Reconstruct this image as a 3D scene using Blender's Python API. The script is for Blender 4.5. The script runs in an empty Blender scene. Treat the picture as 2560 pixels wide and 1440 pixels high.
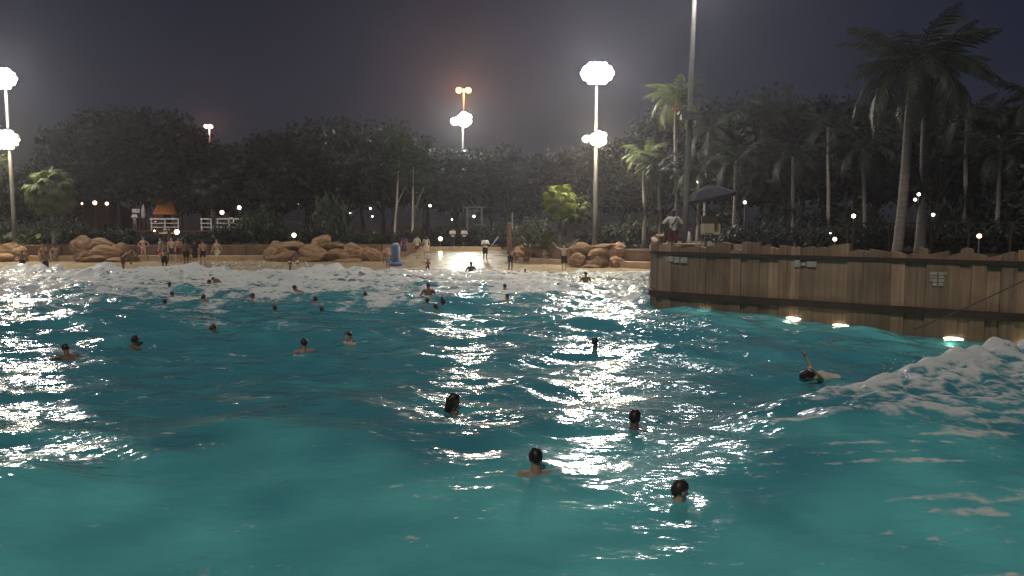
import bpy, bmesh, math, random
import numpy as np
from mathutils import Vector, Matrix, Euler, noise as mnoise

# ------------------------------------------------------------------ camera, world, sun, exposure
SC = bpy.context.scene
COL = SC.collection
random.seed(11)
RNG = np.random.default_rng(11)
CAM_Z, FPX, PITCH = 3.2, 2000.0, math.atan(170 / 2000.0)
cam_d = bpy.data.cameras.new('camera')
cam_d.sensor_width = 36.0
cam_d.lens = 36.0 * FPX / 2560.0
cam_d.clip_start, cam_d.clip_end = 0.1, 3000.0
cam = bpy.data.objects.new('camera', cam_d)
COL.objects.link(cam)
cam.location = (0, 0, CAM_Z)
cam.rotation_euler = (math.pi / 2 - PITCH, 0, 0)
SC.camera = cam

SUN_EL, SUN_AZ = math.radians(52), math.radians(200)     # azimuth clockwise from +Y
world = bpy.data.worlds.new('World')
SC.world = world
world.use_nodes = True
wn, wl = world.node_tree.nodes, world.node_tree.links
wn.clear()
w_out = wn.new('ShaderNodeOutputWorld')
w_bg = wn.new('ShaderNodeBackground')
w_sky = wn.new('ShaderNodeTexSky')
w_sky.sky_type = 'NISHITA'
w_sky.sun_disc = False
w_sky.sun_elevation = SUN_EL
w_sky.sun_rotation = SUN_AZ
w_sky.ozone_density = 2.0
w_mix = wn.new('ShaderNodeMix'); w_mix.data_type = 'RGBA'; w_mix.blend_type = 'MULTIPLY'
w_mix.inputs[0].default_value = 1.0
w_mix.inputs[7].default_value = (0.98, 0.86, 1.16, 1)     # night sky over town lights: violet cast
wl.new(w_sky.outputs[0], w_mix.inputs[6])
wl.new(w_mix.outputs[2], w_bg.inputs[0])
w_bg.inputs[1].default_value = 0.0043
wl.new(w_bg.outputs[0], w_out.inputs[0])

sun_d = bpy.data.lights.new('sun', 'SUN')
sun_d.energy = 1.0
sun_d.angle = math.radians(12)
sun_d.color = (1.0, 0.92, 0.82)
sun = bpy.data.objects.new('sun', sun_d)
COL.objects.link(sun)
_sd = Vector((math.sin(SUN_AZ) * math.cos(SUN_EL), math.cos(SUN_AZ) * math.cos(SUN_EL), math.sin(SUN_EL)))
sun.rotation_euler = (-_sd).to_track_quat('-Z', 'Y').to_euler()
sun.location = _sd * 60

vs = SC.view_settings
vs.view_transform = 'Standard'; vs.look = 'None'; vs.exposure = 0.0; vs.gamma = 1.0
vs.use_curve_mapping = False
SC.render.engine = 'CYCLES'
cy = SC.cycles
cy.use_denoising = True
cy.max_bounces = 8; cy.diffuse_bounces = 2; cy.glossy_bounces = 3; cy.transmission_bounces = 3
cy.transparent_max_bounces = 12; cy.volume_bounces = 0
cy.sample_clamp_indirect = 4.0
cy.sample_clamp_direct = 60.0
cy.caustics_reflective = False; cy.caustics_refractive = False
cy.use_light_tree = True

# ------------------------------------------------------------------ pixel helpers (photograph is 2560 x 1440)
_s, _c = math.sin(PITCH), math.cos(PITCH)
def ray(px, py):
    r, u = (px - 1280) / FPX, (720 - py) / FPX
    return Vector((r, _c + u * _s, -_s + u * _c))
def P(px, py, Y):
    d = ray(px, py)
    return Vector((0, 0, CAM_Z)) + d * (Y / d.y)
def G(px, py, zf):
    z = 0.0
    for _ in range(12):
        d = ray(px, py)
        p = Vector((0, 0, CAM_Z)) + d * ((z - CAM_Z) / d.z)
        z = 0.5 * z + 0.5 * (zf(p.x, p.y) if callable(zf) else zf)
    return Vector((p.x, p.y, z))

# ------------------------------------------------------------------ object helpers
def tag(o, label=None, cat=None, group=None, kind=None):
    if label: o['label'] = label
    if cat: o['category'] = cat
    if group: o['group'] = group
    if kind: o['kind'] = kind
    return o
def thing(name, label, cat, loc=(0, 0, 0), rz=0.0, group=None):
    o = bpy.data.objects.new(name, None)
    COL.objects.link(o)
    o.location = loc; o.rotation_euler = (0, 0, rz); o.empty_display_size = 0.2
    return tag(o, label, cat, group)
def link(name, me, parent=None, loc=(0, 0, 0), rot=(0, 0, 0), scale=(1, 1, 1)):
    o = bpy.data.objects.new(name, me)
    COL.objects.link(o)
    o.parent = parent
    o.location = loc; o.rotation_euler = rot; o.scale = scale
    return o
class MB:
    """collects vertices and faces of one part"""
    def __init__(s): s.v = []; s.f = []
    def add(s, vs_, fs_):
        k = len(s.v); s.v += [tuple(a) for a in vs_]; s.f += [tuple(i + k for i in f) for f in fs_]; return s
    def box(s, c, h, rz=0.0, taper=1.0):
        co, si = math.cos(rz), math.sin(rz); vs_ = []
        for z in (-1, 1):
            t = taper if z > 0 else 1.0
            for x, y in ((-1, -1), (1, -1), (1, 1), (-1, 1)):
                X, Y = x * h[0] * t, y * h[1] * t
                vs_.append((c[0] + X * co - Y * si, c[1] + X * si + Y * co, c[2] + z * h[2]))
        return s.add(vs_, [(3, 2, 1, 0), (4, 5, 6, 7), (0, 1, 5, 4), (1, 2, 6, 5), (2, 3, 7, 6), (3, 0, 4, 7)])
    def tube(s, pts, rad, n=8, caps=True):
        pts = [Vector(p) for p in pts]
        if not hasattr(rad, '__len__'): rad = [rad] * len(pts)
        rings = []; up = Vector((0, 0, 1))
        for i, p in enumerate(pts):
            t = (pts[min(i + 1, len(pts) - 1)] - pts[max(i - 1, 0)]).normalized()
            a = t.cross(up)
            if a.length < 1e-3: a = t.cross(Vector((0, 1, 0)))
            a.normalize(); b = t.cross(a)
            rings.append([p + (a * math.cos(q) + b * math.sin(q)) * rad[i] for q in (2 * math.pi * j / n for j in range(n))])
        vs_ = [v for r in rings for v in r]
        fs_ = [(i * n + j, i * n + (j + 1) % n, (i + 1) * n + (j + 1) % n, (i + 1) * n + j) for i in range(len(pts) - 1) for j in range(n)]
        if caps:
            fs_ += [tuple(range(n - 1, -1, -1)), tuple((len(pts) - 1) * n + j for j in range(n))]
        return s.add(vs_, fs_)
    def ball(s, c, r, n=8, m=6, M=None):
        if not hasattr(r, '__len__'): r = (r, r, r)
        vs_ = [(0, 0, 1)]
        for i in range(1, m):
            a = math.pi * i / m
            for j in range(n):
                q = 2 * math.pi * j / n
                vs_.append((math.sin(a) * math.cos(q), math.sin(a) * math.sin(q), math.cos(a)))
        vs_.append((0, 0, -1))
        fs_ = [(0, 1 + j, 1 + (j + 1) % n) for j in range(n)]
        for i in range(m - 2):
            fs_ += [(1 + i * n + j, 1 + (i + 1) * n + j, 1 + (i + 1) * n + (j + 1) % n, 1 + i * n + (j + 1) % n) for j in range(n)]
        k = len(vs_) - 1
        fs_ += [(k, k - n + (j + 1) % n, k - n + j) for j in range(n)]
        out = []
        for v in vs_:
            w = Vector((v[0] * r[0], v[1] * r[1], v[2] * r[2]))
            if M is not None: w = M @ w
            out.append(Vector(c) + w)
        return s.add(out, fs_)
    def mesh(s, name, mat, smooth=False):
        me = bpy.data.meshes.new(name)
        me.from_pydata(s.v, [], s.f)
        if mat: me.materials.append(mat)
        if smooth: me.polygons.foreach_set('use_smooth', [True] * len(me.polygons))
        me.update()
        return me
    def build(s, name, mat, parent=None, smooth=False, **k):
        return link(name, s.mesh(name, mat, smooth), parent, **k)

# ------------------------------------------------------------------ materials
def newmat(name):
    m = bpy.data.materials.new(name); m.use_nodes = True
    n, l = m.node_tree.nodes, m.node_tree.links
    b = n['Principled BSDF']
    return m, n, l, b
def mat(name, col, rough=0.7, var=0.25, scale=3.0, spec=0.3, rnd=0.0, bump=0.0, stretch=(1, 1, 1), metallic=0.0, sss=0.0):
    """principled with a noise mottled colour, per-object variation and fine relief"""
    m, n, l, b = newmat(name)
    tc = n.new('ShaderNodeTexCoord'); mp = n.new('ShaderNodeMapping'); mp.inputs['Scale'].default_value = stretch
    l.new(tc.outputs['Object'], mp.inputs[0])
    nz = n.new('ShaderNodeTexNoise'); nz.inputs['Scale'].default_value = scale; nz.inputs['Detail'].default_value = 5
    l.new(mp.outputs[0], nz.inputs['Vector'])
    cr = n.new('ShaderNodeValToRGB')
    d, u = 1 - var, 1 + var
    cr.color_ramp.elements[0].position = 0.3; cr.color_ramp.elements[1].position = 0.7
    cr.color_ramp.elements[0].color = (col[0] * d, col[1] * d, col[2] * d, 1)
    cr.color_ramp.elements[1].color = (min(1, col[0] * u), min(1, col[1] * u), min(1, col[2] * u), 1)
    l.new(nz.outputs[0], cr.inputs[0])
    outc = cr.outputs[0]
    if rnd:
        oi = n.new('ShaderNodeObjectInfo'); hs = n.new('ShaderNodeHueSaturation')
        mr = n.new('ShaderNodeMapRange'); mr.inputs['To Min'].default_value = 1 - rnd; mr.inputs['To Max'].default_value = 1 + rnd
        l.new(oi.outputs['Random'], mr.inputs[0]); l.new(mr.outputs[0], hs.inputs['Value']); l.new(outc, hs.inputs['Color'])
        outc = hs.outputs[0]
    l.new(outc, b.inputs['Base Color'])
    b.inputs['Roughness'].default_value = rough
    b.inputs['Specular IOR Level'].default_value = spec
    b.inputs['Metallic'].default_value = metallic
    if bump:
        bp = n.new('ShaderNodeBump'); bp.inputs['Strength'].default_value = bump; bp.inputs['Distance'].default_value = 0.05
        l.new(nz.outputs[0], bp.inputs['Height']); l.new(bp.outputs[0], b.inputs['Normal'])
    return m
def emat(name, col, strength, sample=True):
    m, n, l, b = newmat(name)
    b.inputs['Base Color'].default_value = (0.8, 0.8, 0.8, 1)
    b.inputs['Emission Color'].default_value = (*col, 1)
    b.inputs['Emission Strength'].default_value = strength
    if not sample: m.cycles.emission_sampling = 'NONE'
    return m
def leafmat(name, col, trans=0.35, rnd=0.25):
    m, n, l, b = newmat(name)
    oi = n.new('ShaderNodeObjectInfo'); g = n.new('ShaderNodeNewGeometry')
    ad = n.new('ShaderNodeMath'); ad.operation = 'ADD'
    l.new(oi.outputs['Random'], ad.inputs[0]); l.new(g.outputs['Random Per Island'], ad.inputs[1])
    mr = n.new('ShaderNodeMapRange'); mr.inputs['From Max'].default_value = 2.0
    mr.inputs['To Min'].default_value = 1 - rnd * 1.6; mr.inputs['To Max'].default_value = 1 + rnd * 1.6
    l.new(ad.outputs[0], mr.inputs[0])
    hs = n.new('ShaderNodeHueSaturation'); hs.inputs['Color'].default_value = (*col, 1)
    l.new(mr.outputs[0], hs.inputs['Value'])
    l.new(hs.outputs[0], b.inputs['Base Color'])
    b.inputs['Roughness'].default_value = 0.5; b.inputs['Specular IOR Level'].default_value = 0.35
    tr = n.new('ShaderNodeBsdfTranslucent'); l.new(hs.outputs[0], tr.inputs[0])
    mx = n.new('ShaderNodeMixShader'); mx.inputs[0].default_value = trans
    l.new(b.outputs[0], mx.inputs[1]); l.new(tr.outputs[0], mx.inputs[2])
    l.new(mx.outputs[0], n['Material Output'].inputs[0])
    return m
M = {}
M['pole'] = mat('galvanised_steel', (0.19, 0.18, 0.17), 0.5, 0.12, 6, spec=0.5)
M['housing'] = mat('lamp_housing', (0.12, 0.12, 0.12), 0.5, 0.1)
M['rock'] = mat('sandstone', (0.28, 0.18, 0.105), 0.9, 0.5, 2.2, spec=0.15, rnd=0.2, bump=1.0, stretch=(1, 1, 2.2))
M['ledge'] = mat('ledge_concrete', (0.46, 0.33, 0.20), 0.8, 0.15, 2.0, bump=0.3)
M['retain'] = mat('retaining_wall', (0.20, 0.13, 0.085), 0.9, 0.25, 1.3, bump=0.4)
M['soil'] = mat('soil', (0.05, 0.04, 0.03), 1.0, 0.3, 2.0)
M['grass'] = mat('ground', (0.055, 0.05, 0.035), 1.0, 0.3, 0.6)
M['deck'] = mat('deck_concrete', (0.075, 0.06, 0.05), 0.85, 0.2, 1.5)
M['bark'] = mat('bark', (0.10, 0.085, 0.07), 0.95, 0.35, 5.0, rnd=0.2, bump=0.6, stretch=(1, 1, 0.25))
M['palmbark'] = mat('palm_bark', (0.22, 0.20, 0.175), 0.9, 0.25, 7.0, rnd=0.12, bump=0.7, stretch=(0.3, 0.3, 2.0))
M['white'] = mat('white_paint', (0.75, 0.73, 0.70), 0.6, 0.08)
M['cloth_white'] = mat('white_cloth', (0.72, 0.70, 0.66), 0.9, 0.1, 6)
M['brown'] = mat('stained_timber', (0.15, 0.075, 0.05), 0.8, 0.3, 3.0, stretch=(4, 4, 0.5))
M['thatch'] = mat('thatch', (0.27, 0.15, 0.075), 1.0, 0.4, 6.0, stretch=(3, 3, 0.4), bump=0.7)
M['black'] = mat('dark_rubber', (0.02, 0.02, 0.022), 0.6, 0.2)
M['rope'] = mat('rope', (0.10, 0.08, 0.07), 0.9, 0.2)
# ------------------------------------------------------------------ pool floor, beach and water
def smooth(a, b, x):
    t = np.clip((x - a) / (b - a), 0, 1)
    return t * t * (3 - 2 * t)
def floor_z(x, y):
    y = np.asarray(y, float); x = np.asarray(x, float)
    ys = 51.0 - 3.2 * smooth(-4, 6, x)                     # the waterline swings nearer on the right
    z = np.where(y < ys, -1.75 * np.clip((ys - y) / 27.0, 0, 1) ** 0.9, (y - ys) * 0.047)
    return z
def fbm(x, y, seed, n=18, l0=0.6, l1=6.0):
    r = np.random.default_rng(seed); out = np.zeros_like(x)
    for _ in range(n):
        lam = l0 * (l1 / l0) ** r.random(); a = r.random() * 2 * np.pi; k = 2 * np.pi / lam
        out += np.sin(k * (x * np.cos(a) + y * np.sin(a)) + r.random() * 6.283) * (lam / l1) ** 0.5
    return out / (0.40 * n ** 0.5)
_r = np.random.default_rng(4)
CHOP = []
for _ in range(78):
    lam = 0.36 * (4.2 / 0.36) ** _r.random()
    a = math.pi / 2 + _r.normal() * 0.52
    CHOP.append((2 * math.pi / lam * math.cos(a), 2 * math.pi / lam * math.sin(a), _r.random() * 6.283, 0.029 * lam / (2 * math.pi)))
CREST = [(1.2, 10.1), (3.5, 11.4), (5.8, 12.9), (10.2, 15.9), (16.0, 20.0), (22, 24)]
def crest_dist(x, y):
    best = np.full_like(x, 1e9); sd = np.zeros_like(x); al = np.zeros_like(x); acc = 0.0
    for (x0, y0), (x1, y1) in zip(CREST[:-1], CREST[1:]):
        L = math.hypot(x1 - x0, y1 - y0); ux, uy = (x1 - x0) / L, (y1 - y0) / L
        t = np.clip((x - x0) * ux + (y - y0) * uy, 0, L)
        dx, dy = x - x0 - t * ux, y - y0 - t * uy
        d = np.hypot(dx, dy); s = np.sign(-dx * uy + dy * ux) * d
        m = d < best
        best = np.where(m, d, best); sd = np.where(m, s, sd); al = np.where(m, acc + t, al); acc += L
    return sd, al
def chop_amp(x, y):
    """calm water under the camera, lively further out"""
    lim = 10.4 - 3.0 * (1 - smooth(-5.5, -3.0, x)) + 0.35 * np.sin(x * 1.3)
    return 0.40 + 0.60 * smooth(lim - 1.0, lim + 1.6, y)
def water(x, y):
    x = np.asarray(x, float); y = np.asarray(y, float)
    x, y = np.broadcast_arrays(x, y)
    yy = y + 0.05 * x + 0.35 * np.sin(x * 0.31 + 1.0) + 0.2 * np.sin(x * 0.83 + y * 0.2)
    A = 0.26 - 0.15 * smooth(11.5, 16, y) - 0.06 * smooth(27, 38, y)
    yy = yy + 2.7 * (1 - smooth(-7.0, -3.0, x)) * (1 - smooth(12, 20, y))
    z = -A * np.cos(2 * np.pi * (yy - 5.0) / 12.0)
    patch = 0.72 + 0.35 * np.clip(0.5 + 0.6 * fbm(x, y, 21, 10, 4, 16), 0, 1)
    amp = chop_amp(x, y) * patch * (1 + 0.55 * smooth(15, 24, y)) - 0.25 * smooth(29, 37, y)
    c = np.zeros_like(x)
    for kx, ky, ph, a in CHOP: c += a * np.sin(kx * x + ky * y + ph)
    z = z + c * amp
    # slop along the wall: piled up at its end, drawn down further along
    z = z + 0.22 * np.exp(-((x - 6.2) ** 2 + (y - 27.3) ** 2) / 9.0) - 0.40 * np.exp(-((x - 13.0) ** 2 + (y - 21.2) ** 2) / 13.0)
    # broken roller running up to the beach
    n1 = fbm(x, y * 0.3, 5, 16, 0.5, 5); n2 = fbm(x, y, 8, 22, 0.35, 1.6)
    yc = 46.3 + 0.9 * np.sin(x * 0.13) + 0.3 * n1
    d = y - yc
    env = (0.50 + 0.09 * n1) * (0.55 + 0.45 * smooth(-33, -22, x)) * (1 - 0.72 * smooth(-8, -1, x))
    roll = np.clip(env, 0, 1) * np.where(d < 0, np.exp(-(d / 2.1) ** 2), np.exp(-(d / 0.45) ** 2))
    yc2 = 37.5 + 0.7 * np.sin(x * 0.22 + 2) + 0.3 * n1
    roll2 = 0.20 * np.exp(-((y - yc2) / 1.3) ** 2)
    far = smooth(27.0, 37.0, y + 1.6 * n1)
    z = z + roll + roll2 + 0.022 * n2 * far
    foam = 0.80 * far + 0.50 * roll + 0.12 * n2 * far + 0.10 * fbm(x * 0.3, y, 71, 12, 0.8, 4) * far
    foam *= 1 - 0.25 * smooth(0, 8, x) 
    # smears of old foam further out
    sm = fbm(x * 0.35, y, 31, 14, 0.9, 5)
    foam = np.maximum(foam, (0.47 * smooth(19.5, 25, y) * (1 - smooth(31, 34, y)) * smooth(0.25, 1.3, sm)))
    foam = np.maximum(foam, 0.5 * np.exp(-((x + 11.6) / 1.9) ** 2 - ((y - 19.6) / 0.8) ** 2))
    # wave breaking along the wall in the near right
    sd, al = crest_dist(x, y)
    up = smooth(0.5, 9.0, al)
    prof = np.where(sd > 0, np.exp(-(sd / 0.55) ** 2), np.exp(-(sd / 1.9) ** 2))
    z = z + 0.86 * up * prof * (1 + 0.05 * n2) - 0.10 * up * np.exp(-((sd + 3.6) / 1.4) ** 2)
    z = z + 0.008 * n2 * up * smooth(-3.0, -0.4, sd) * (sd < 0.4)
    w = smooth(2.6, 5.0, al)
    wash = w * smooth(-3.6 - 0.16 * al, -0.6, sd) * (1 - smooth(0.25, 0.5, sd))
    foam = np.maximum(foam, 0.60 * wash + 0.09 * n2 * wash + 0.22 * w * np.exp(-((sd - 0.05) / 0.35) ** 2))
    st = fbm(x * 0.36 + y * 0.1, (y - x * 0.12) * 2.2, 44, 24, 0.35, 1.7)
    trail = smooth(2.6, 5.6, x + 0.15 * y - 0.4) * (sd < 0) * (0.35 + 0.65 * smooth(-7.0, -2.0, sd))
    foam = np.maximum(foam, 0.62 * trail * smooth(0.2, 1.6, st))
    return z, np.clip(foam, 0, 1)
def wz(x, y):
    return float(water(np.array([x]), np.array([y]))[0][0])

def grid_mesh(name, X, Y, Z, m, smooth_=True):
    nx, ny = X.shape[1], X.shape[0]
    v = np.stack([X, Y, Z], -1).reshape(-1, 3)
    i = np.arange((ny - 1) * nx).reshape(ny - 1, nx)[:, :-1].ravel()
    q = np.stack([i, i + 1, i + nx + 1, i + nx], 1).astype(np.int32)
    me = bpy.data.meshes.new(name)
    me.vertices.add(len(v)); me.vertices.foreach_set('co', v.astype(np.float32).ravel())
    me.loops.add(q.size); me.loops.foreach_set('vertex_index', q.ravel())
    me.polygons.add(len(q)); me.polygons.foreach_set('loop_start', np.arange(0, q.size, 4, dtype=np.int32))
    me.polygons.foreach_set('loop_total', np.full(len(q), 4, np.int32))
    me.polygons.foreach_set('use_smooth', np.full(len(q), smooth_))
    me.materials.append(m)
    me.update(calc_edges=True)
    return me
def attr(me, name, a):
    at = me.attributes.new(name, 'FLOAT', 'POINT'); at.data.foreach_set('value', a.astype(np.float32).ravel())

# --- floor: pale blue paint below the waterline, tan beach concrete above it
fm, fn, fl, fb = newmat('pool_floor_paint')
g = fn.new('ShaderNodeNewGeometry'); sp = fn.new('ShaderNodeSeparateXYZ'); fl.new(g.outputs['Position'], sp.inputs[0])
mr = fn.new('ShaderNodeMapRange'); mr.inputs['From Min'].default_value = -0.9; mr.inputs['From Max'].default_value = -0.25
fl.new(sp.outputs['Z'], mr.inputs[0])
nz = fn.new('ShaderNodeTexNoise'); nz.inputs['Scale'].default_value = 0.35; nz.inputs['Detail'].default_value = 4; fl.new(g.outputs['Position'], nz.inputs['Vector'])
c1 = fn.new('ShaderNodeMix'); c1.data_type = 'RGBA'; c1.inputs[6].default_value = (0.50, 0.70, 0.70, 1); c1.inputs[7].default_value = (0.62, 0.80, 0.80, 1); fl.new(nz.outputs[0], c1.inputs[0])
c2 = fn.new('ShaderNodeMix'); c2.data_type = 'RGBA'; c2.inputs[6].default_value = (0.34, 0.27, 0.17, 1); c2.inputs[7].default_value = (0.46, 0.37, 0.24, 1); fl.new(nz.outputs[0], c2.inputs[0])
c3 = fn.new('ShaderNodeMix'); c3.data_type = 'RGBA'; fl.new(mr.outputs[0], c3.inputs[0]); fl.new(c1.outputs[2], c3.inputs[6]); fl.new(c2.outputs[2], c3.inputs[7])
fl.new(c3.outputs[2], fb.inputs['Base Color'])
n2 = fn.new('ShaderNodeTexNoise'); n2.inputs['Scale'].default_value = 1.1; n2.inputs['Detail'].default_value = 5; fl.new(g.outputs['Position'], n2.inputs['Vector'])
rr = fn.new('ShaderNodeMapRange'); rr.inputs['From Min'].default_value = 0.4; rr.inputs['From Max'].default_value = 0.65; rr.inputs['To Min'].default_value = 0.26; rr.inputs['To Max'].default_value = 0.40
fl.new(n2.outputs[0], rr.inputs[0]); fl.new(rr.outputs[0], fb.inputs['Roughness'])
bp = fn.new('ShaderNodeBump'); bp.inputs['Strength'].default_value = 0.12; bp.inputs['Distance'].default_value = 0.02; fl.new(n2.outputs[0], bp.inputs['Height']); fl.new(bp.outputs[0], fb.inputs['Normal'])
X, Y = np.meshgrid(np.linspace(-70, 45, 160), np.linspace(-4, 66.5, 140))
tag(link('pool_floor', grid_mesh('pool_floor', X, Y, floor_z(X, Y), fm)), 'pale painted pool floor rising to a wet tan beach', kind='structure')

# --- water: clear tinted surface that mirrors the lamps, foam as a rough white coat where waves broke
wm, n, l, b = newmat('pool_water')
n.remove(b)
g = n.new('ShaderNodeNewGeometry')
def noise_(sc, det=3, stretch=(1, 1, 1), rough=0.5):
    mp = n.new('ShaderNodeMapping'); mp.inputs['Scale'].default_value = stretch; l.new(g.outputs['Position'], mp.inputs[0])
    t = n.new('ShaderNodeTexNoise'); t.inputs['Scale'].default_value = sc; t.inputs['Detail'].default_value = det; t.inputs['Roughness'].default_value = rough
    l.new(mp.outputs[0], t.inputs['Vector']); return t.outputs[0]
def math_(op, a, b_=None, c_=None):
    t = n.new('ShaderNodeMath'); t.operation = op
    for i, q in enumerate((a, b_, c_)):
        if q is None: continue
        if isinstance(q, (int, float)): t.inputs[i].default_value = q
        else: l.new(q, t.inputs[i])
    return t.outputs[0]
rip = math_('ADD', noise_(2.6, 2, (0.6, 1.25, 1)), math_('MULTIPLY', noise_(6.0, 2, (0.7, 1.2, 1)), 0.42))
bp = n.new('ShaderNodeBump'); bp.inputs['Strength'].default_value = 0.8; bp.inputs['Distance'].default_value = 0.078; ac = n.new('ShaderNodeAttribute'); ac.attribute_name = 'chop'; l.new(math_('MULTIPLY', rip, ac.outputs['Fac']), bp.inputs['Height'])
af = n.new('ShaderNodeAttribute'); af.attribute_name = 'foam'
ad = n.new('ShaderNodeAttribute'); ad.attribute_name = 'depth'
def lace(sc, stretch, wob):
    """foam lace: thin ridges between cells, bent by noise"""
    mp = n.new('ShaderNodeMapping'); mp.inputs['Scale'].default_value = stretch; l.new(g.outputs['Position'], mp.inputs[0])
    w_ = n.new('ShaderNodeTexNoise'); w_.inputs['Scale'].default_value = sc * 1.3; w_.inputs['Detail'].default_value = 2; l.new(mp.outputs[0], w_.inputs['Vector'])
    ma = n.new('ShaderNodeVectorMath'); ma.operation = 'MULTIPLY_ADD'; ma.inputs[1].default_value = (wob,) * 3; l.new(w_.outputs['Color'], ma.inputs[0]); l.new(mp.outputs[0], ma.inputs[2])
    v = n.new('ShaderNodeTexVoronoi'); v.feature = 'DISTANCE_TO_EDGE'; v.inputs['Scale'].default_value = sc; l.new(ma.outputs[0], v.inputs['Vector'])
    return math_('SUBTRACT', 1.0, math_('MINIMUM', math_('MULTIPLY', v.outputs['Distance'], 3.2), 1.0))
fine = noise_(9.0, 4, (0.7, 1, 1), 0.7)
fz = math_('ADD', math_('MULTIPLY', noise_(1.5, 4, (0.55, 1, 1), 0.6), 0.62), math_('ADD', math_('MULTIPLY', lace(3.4, (0.65, 1, 1), .25), 0.26), math_('MULTIPLY', fine, 0.75)))
fsum = math_('ADD', math_('MULTIPLY', af.outputs['Fac'], 0.95), math_('MULTIPLY', math_('SUBTRACT', fz, 0.80), 1.35))
# loose flecks of foam drifting everywhere
fk = n.new('ShaderNodeMapRange'); fk.inputs['From Min'].default_value = 0.57; fk.inputs['From Max'].default_value = 0.68; fk.inputs['To Max'].default_value = 0.75; l.new(noise_(2.4, 6, (.55, 1, 1), .72), fk.inputs[0])
fsum = math_('MAXIMUM', fsum, fk.outputs[0])
fr = n.new('ShaderNodeMapRange'); fr.interpolation_type = 'SMOOTHSTEP'
fr.inputs['From Min'].default_value = 0.40; fr.inputs['From Max'].default_value = 0.86; fr.inputs['To Max'].default_value = 0.86; l.new(fsum, fr.inputs[0])
fres = n.new('ShaderNodeFresnel'); fres.inputs['IOR'].default_value = 1.33; l.new(bp.outputs[0], fres.inputs['Normal'])
tr = n.new('ShaderNodeBsdfTransparent')
tint = n.new('ShaderNodeCombineColor')
for i, k in enumerate((0.32, 0.80, 0.83)):
    l.new(math_('POWER', k, math_('MULTIPLY', ad.outputs['Fac'], 0.75)), tint.inputs[i])
l.new(tint.outputs[0], tr.inputs[0])
gl = n.new('ShaderNodeBsdfGlossy'); gl.inputs['Roughness'].default_value = 0.10; l.new(bp.outputs[0], gl.inputs['Normal'])
# suspended fines make the water milky: most light is scattered back before it reaches the floor
up = n.new('ShaderNodeVectorMath'); up.operation = 'MULTIPLY_ADD'; up.inputs[1].default_value = (.45,) * 3; up.inputs[2].default_value = (0, 0, .55); l.new(bp.outputs[0], up.inputs[0])
df = n.new('ShaderNodeBsdfDiffuse'); df.inputs['Roughness'].default_value = 0.0; l.new(up.outputs[0], df.inputs['Normal'])
bc = n.new('ShaderNodeMix'); bc.data_type = 'RGBA'; bc.inputs[6].default_value = (0.055, 0.265, 0.325, 1); bc.inputs[7].default_value = (0.155, 0.640, 0.635, 1); aa = n.new('ShaderNodeAttribute'); aa.attribute_name = 'air'; l.new(math_('MULTIPLY', aa.outputs['Fac'], math_('ADD', 0.18, math_('ADD', math_('MULTIPLY', noise_(0.8, 4, (.7, 1, 1), .6), 0.85), math_('MULTIPLY', noise_(3.2, 5, (.45, 1, 1), .7), 0.65)))), bc.inputs[0]); l.new(bc.outputs[2], df.inputs[0])  # pale end of the mix: bubbles and painted lamp light together
milk = n.new('ShaderNodeMapRange'); milk.inputs['From Max'].default_value = 1.3; milk.inputs['To Max'].default_value = 0.93; l.new(ad.outputs['Fac'], milk.inputs[0])
bod = n.new('ShaderNodeMixShader'); l.new(milk.outputs[0], bod.inputs[0]); l.new(tr.outputs[0], bod.inputs[1]); l.new(df.outputs[0], bod.inputs[2])
g2 = n.new('ShaderNodeBsdfGlossy'); g2.inputs['Roughness'].default_value = 0.23; l.new(bp.outputs[0], g2.inputs['Normal'])   # ripples too fine to build
gm = n.new('ShaderNodeMixShader'); gm.inputs[0].default_value = 0.22; l.new(gl.outputs[0], gm.inputs[1]); l.new(g2.outputs[0], gm.inputs[2])
mx = n.new('ShaderNodeMixShader'); l.new(fres.outputs[0], mx.inputs[0]); l.new(bod.outputs[0], mx.inputs[1]); l.new(gm.outputs[0], mx.inputs[2])
fo = n.new('ShaderNodeBsdfPrincipled'); fo.inputs['Base Color'].default_value = (0.66, 0.67, 0.65, 1); fo.inputs['Roughness'].default_value = 0.75
fo.inputs['Specular IOR Level'].default_value = 0.2
fb2 = n.new('ShaderNodeBump'); fb2.inputs['Strength'].default_value = 0.5; fb2.inputs['Distance'].default_value = 0.06; l.new(fz, fb2.inputs['Height']); l.new(fb2.outputs[0], fo.inputs['Normal'])
mx2 = n.new('ShaderNodeMixShader'); l.new(fr.outputs[0], mx2.inputs[0]); l.new(mx.outputs[0], mx2.inputs[1]); l.new(fo.outputs[0], mx2.inputs[2])
l.new(mx2.outputs[0], n['Material Output'].inputs[0])
yr = 2.0 * (56.0 / 2.0) ** np.linspace(0, 1, 560)
t = np.linspace(-1, 1, 860); xr = np.sinh(t * 2.2) / math.sinh(2.2) * 42.0 - 1.0
X, Y = np.meshgrid(xr, yr)
Z, FO = water(X, Y)
# a shallow film runs out over the beach
DEP = np.clip(Z - floor_z(X, Y), 0.0, 3)
Z = np.where(Y > 49, np.minimum(Z, 0.06), Z)
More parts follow.
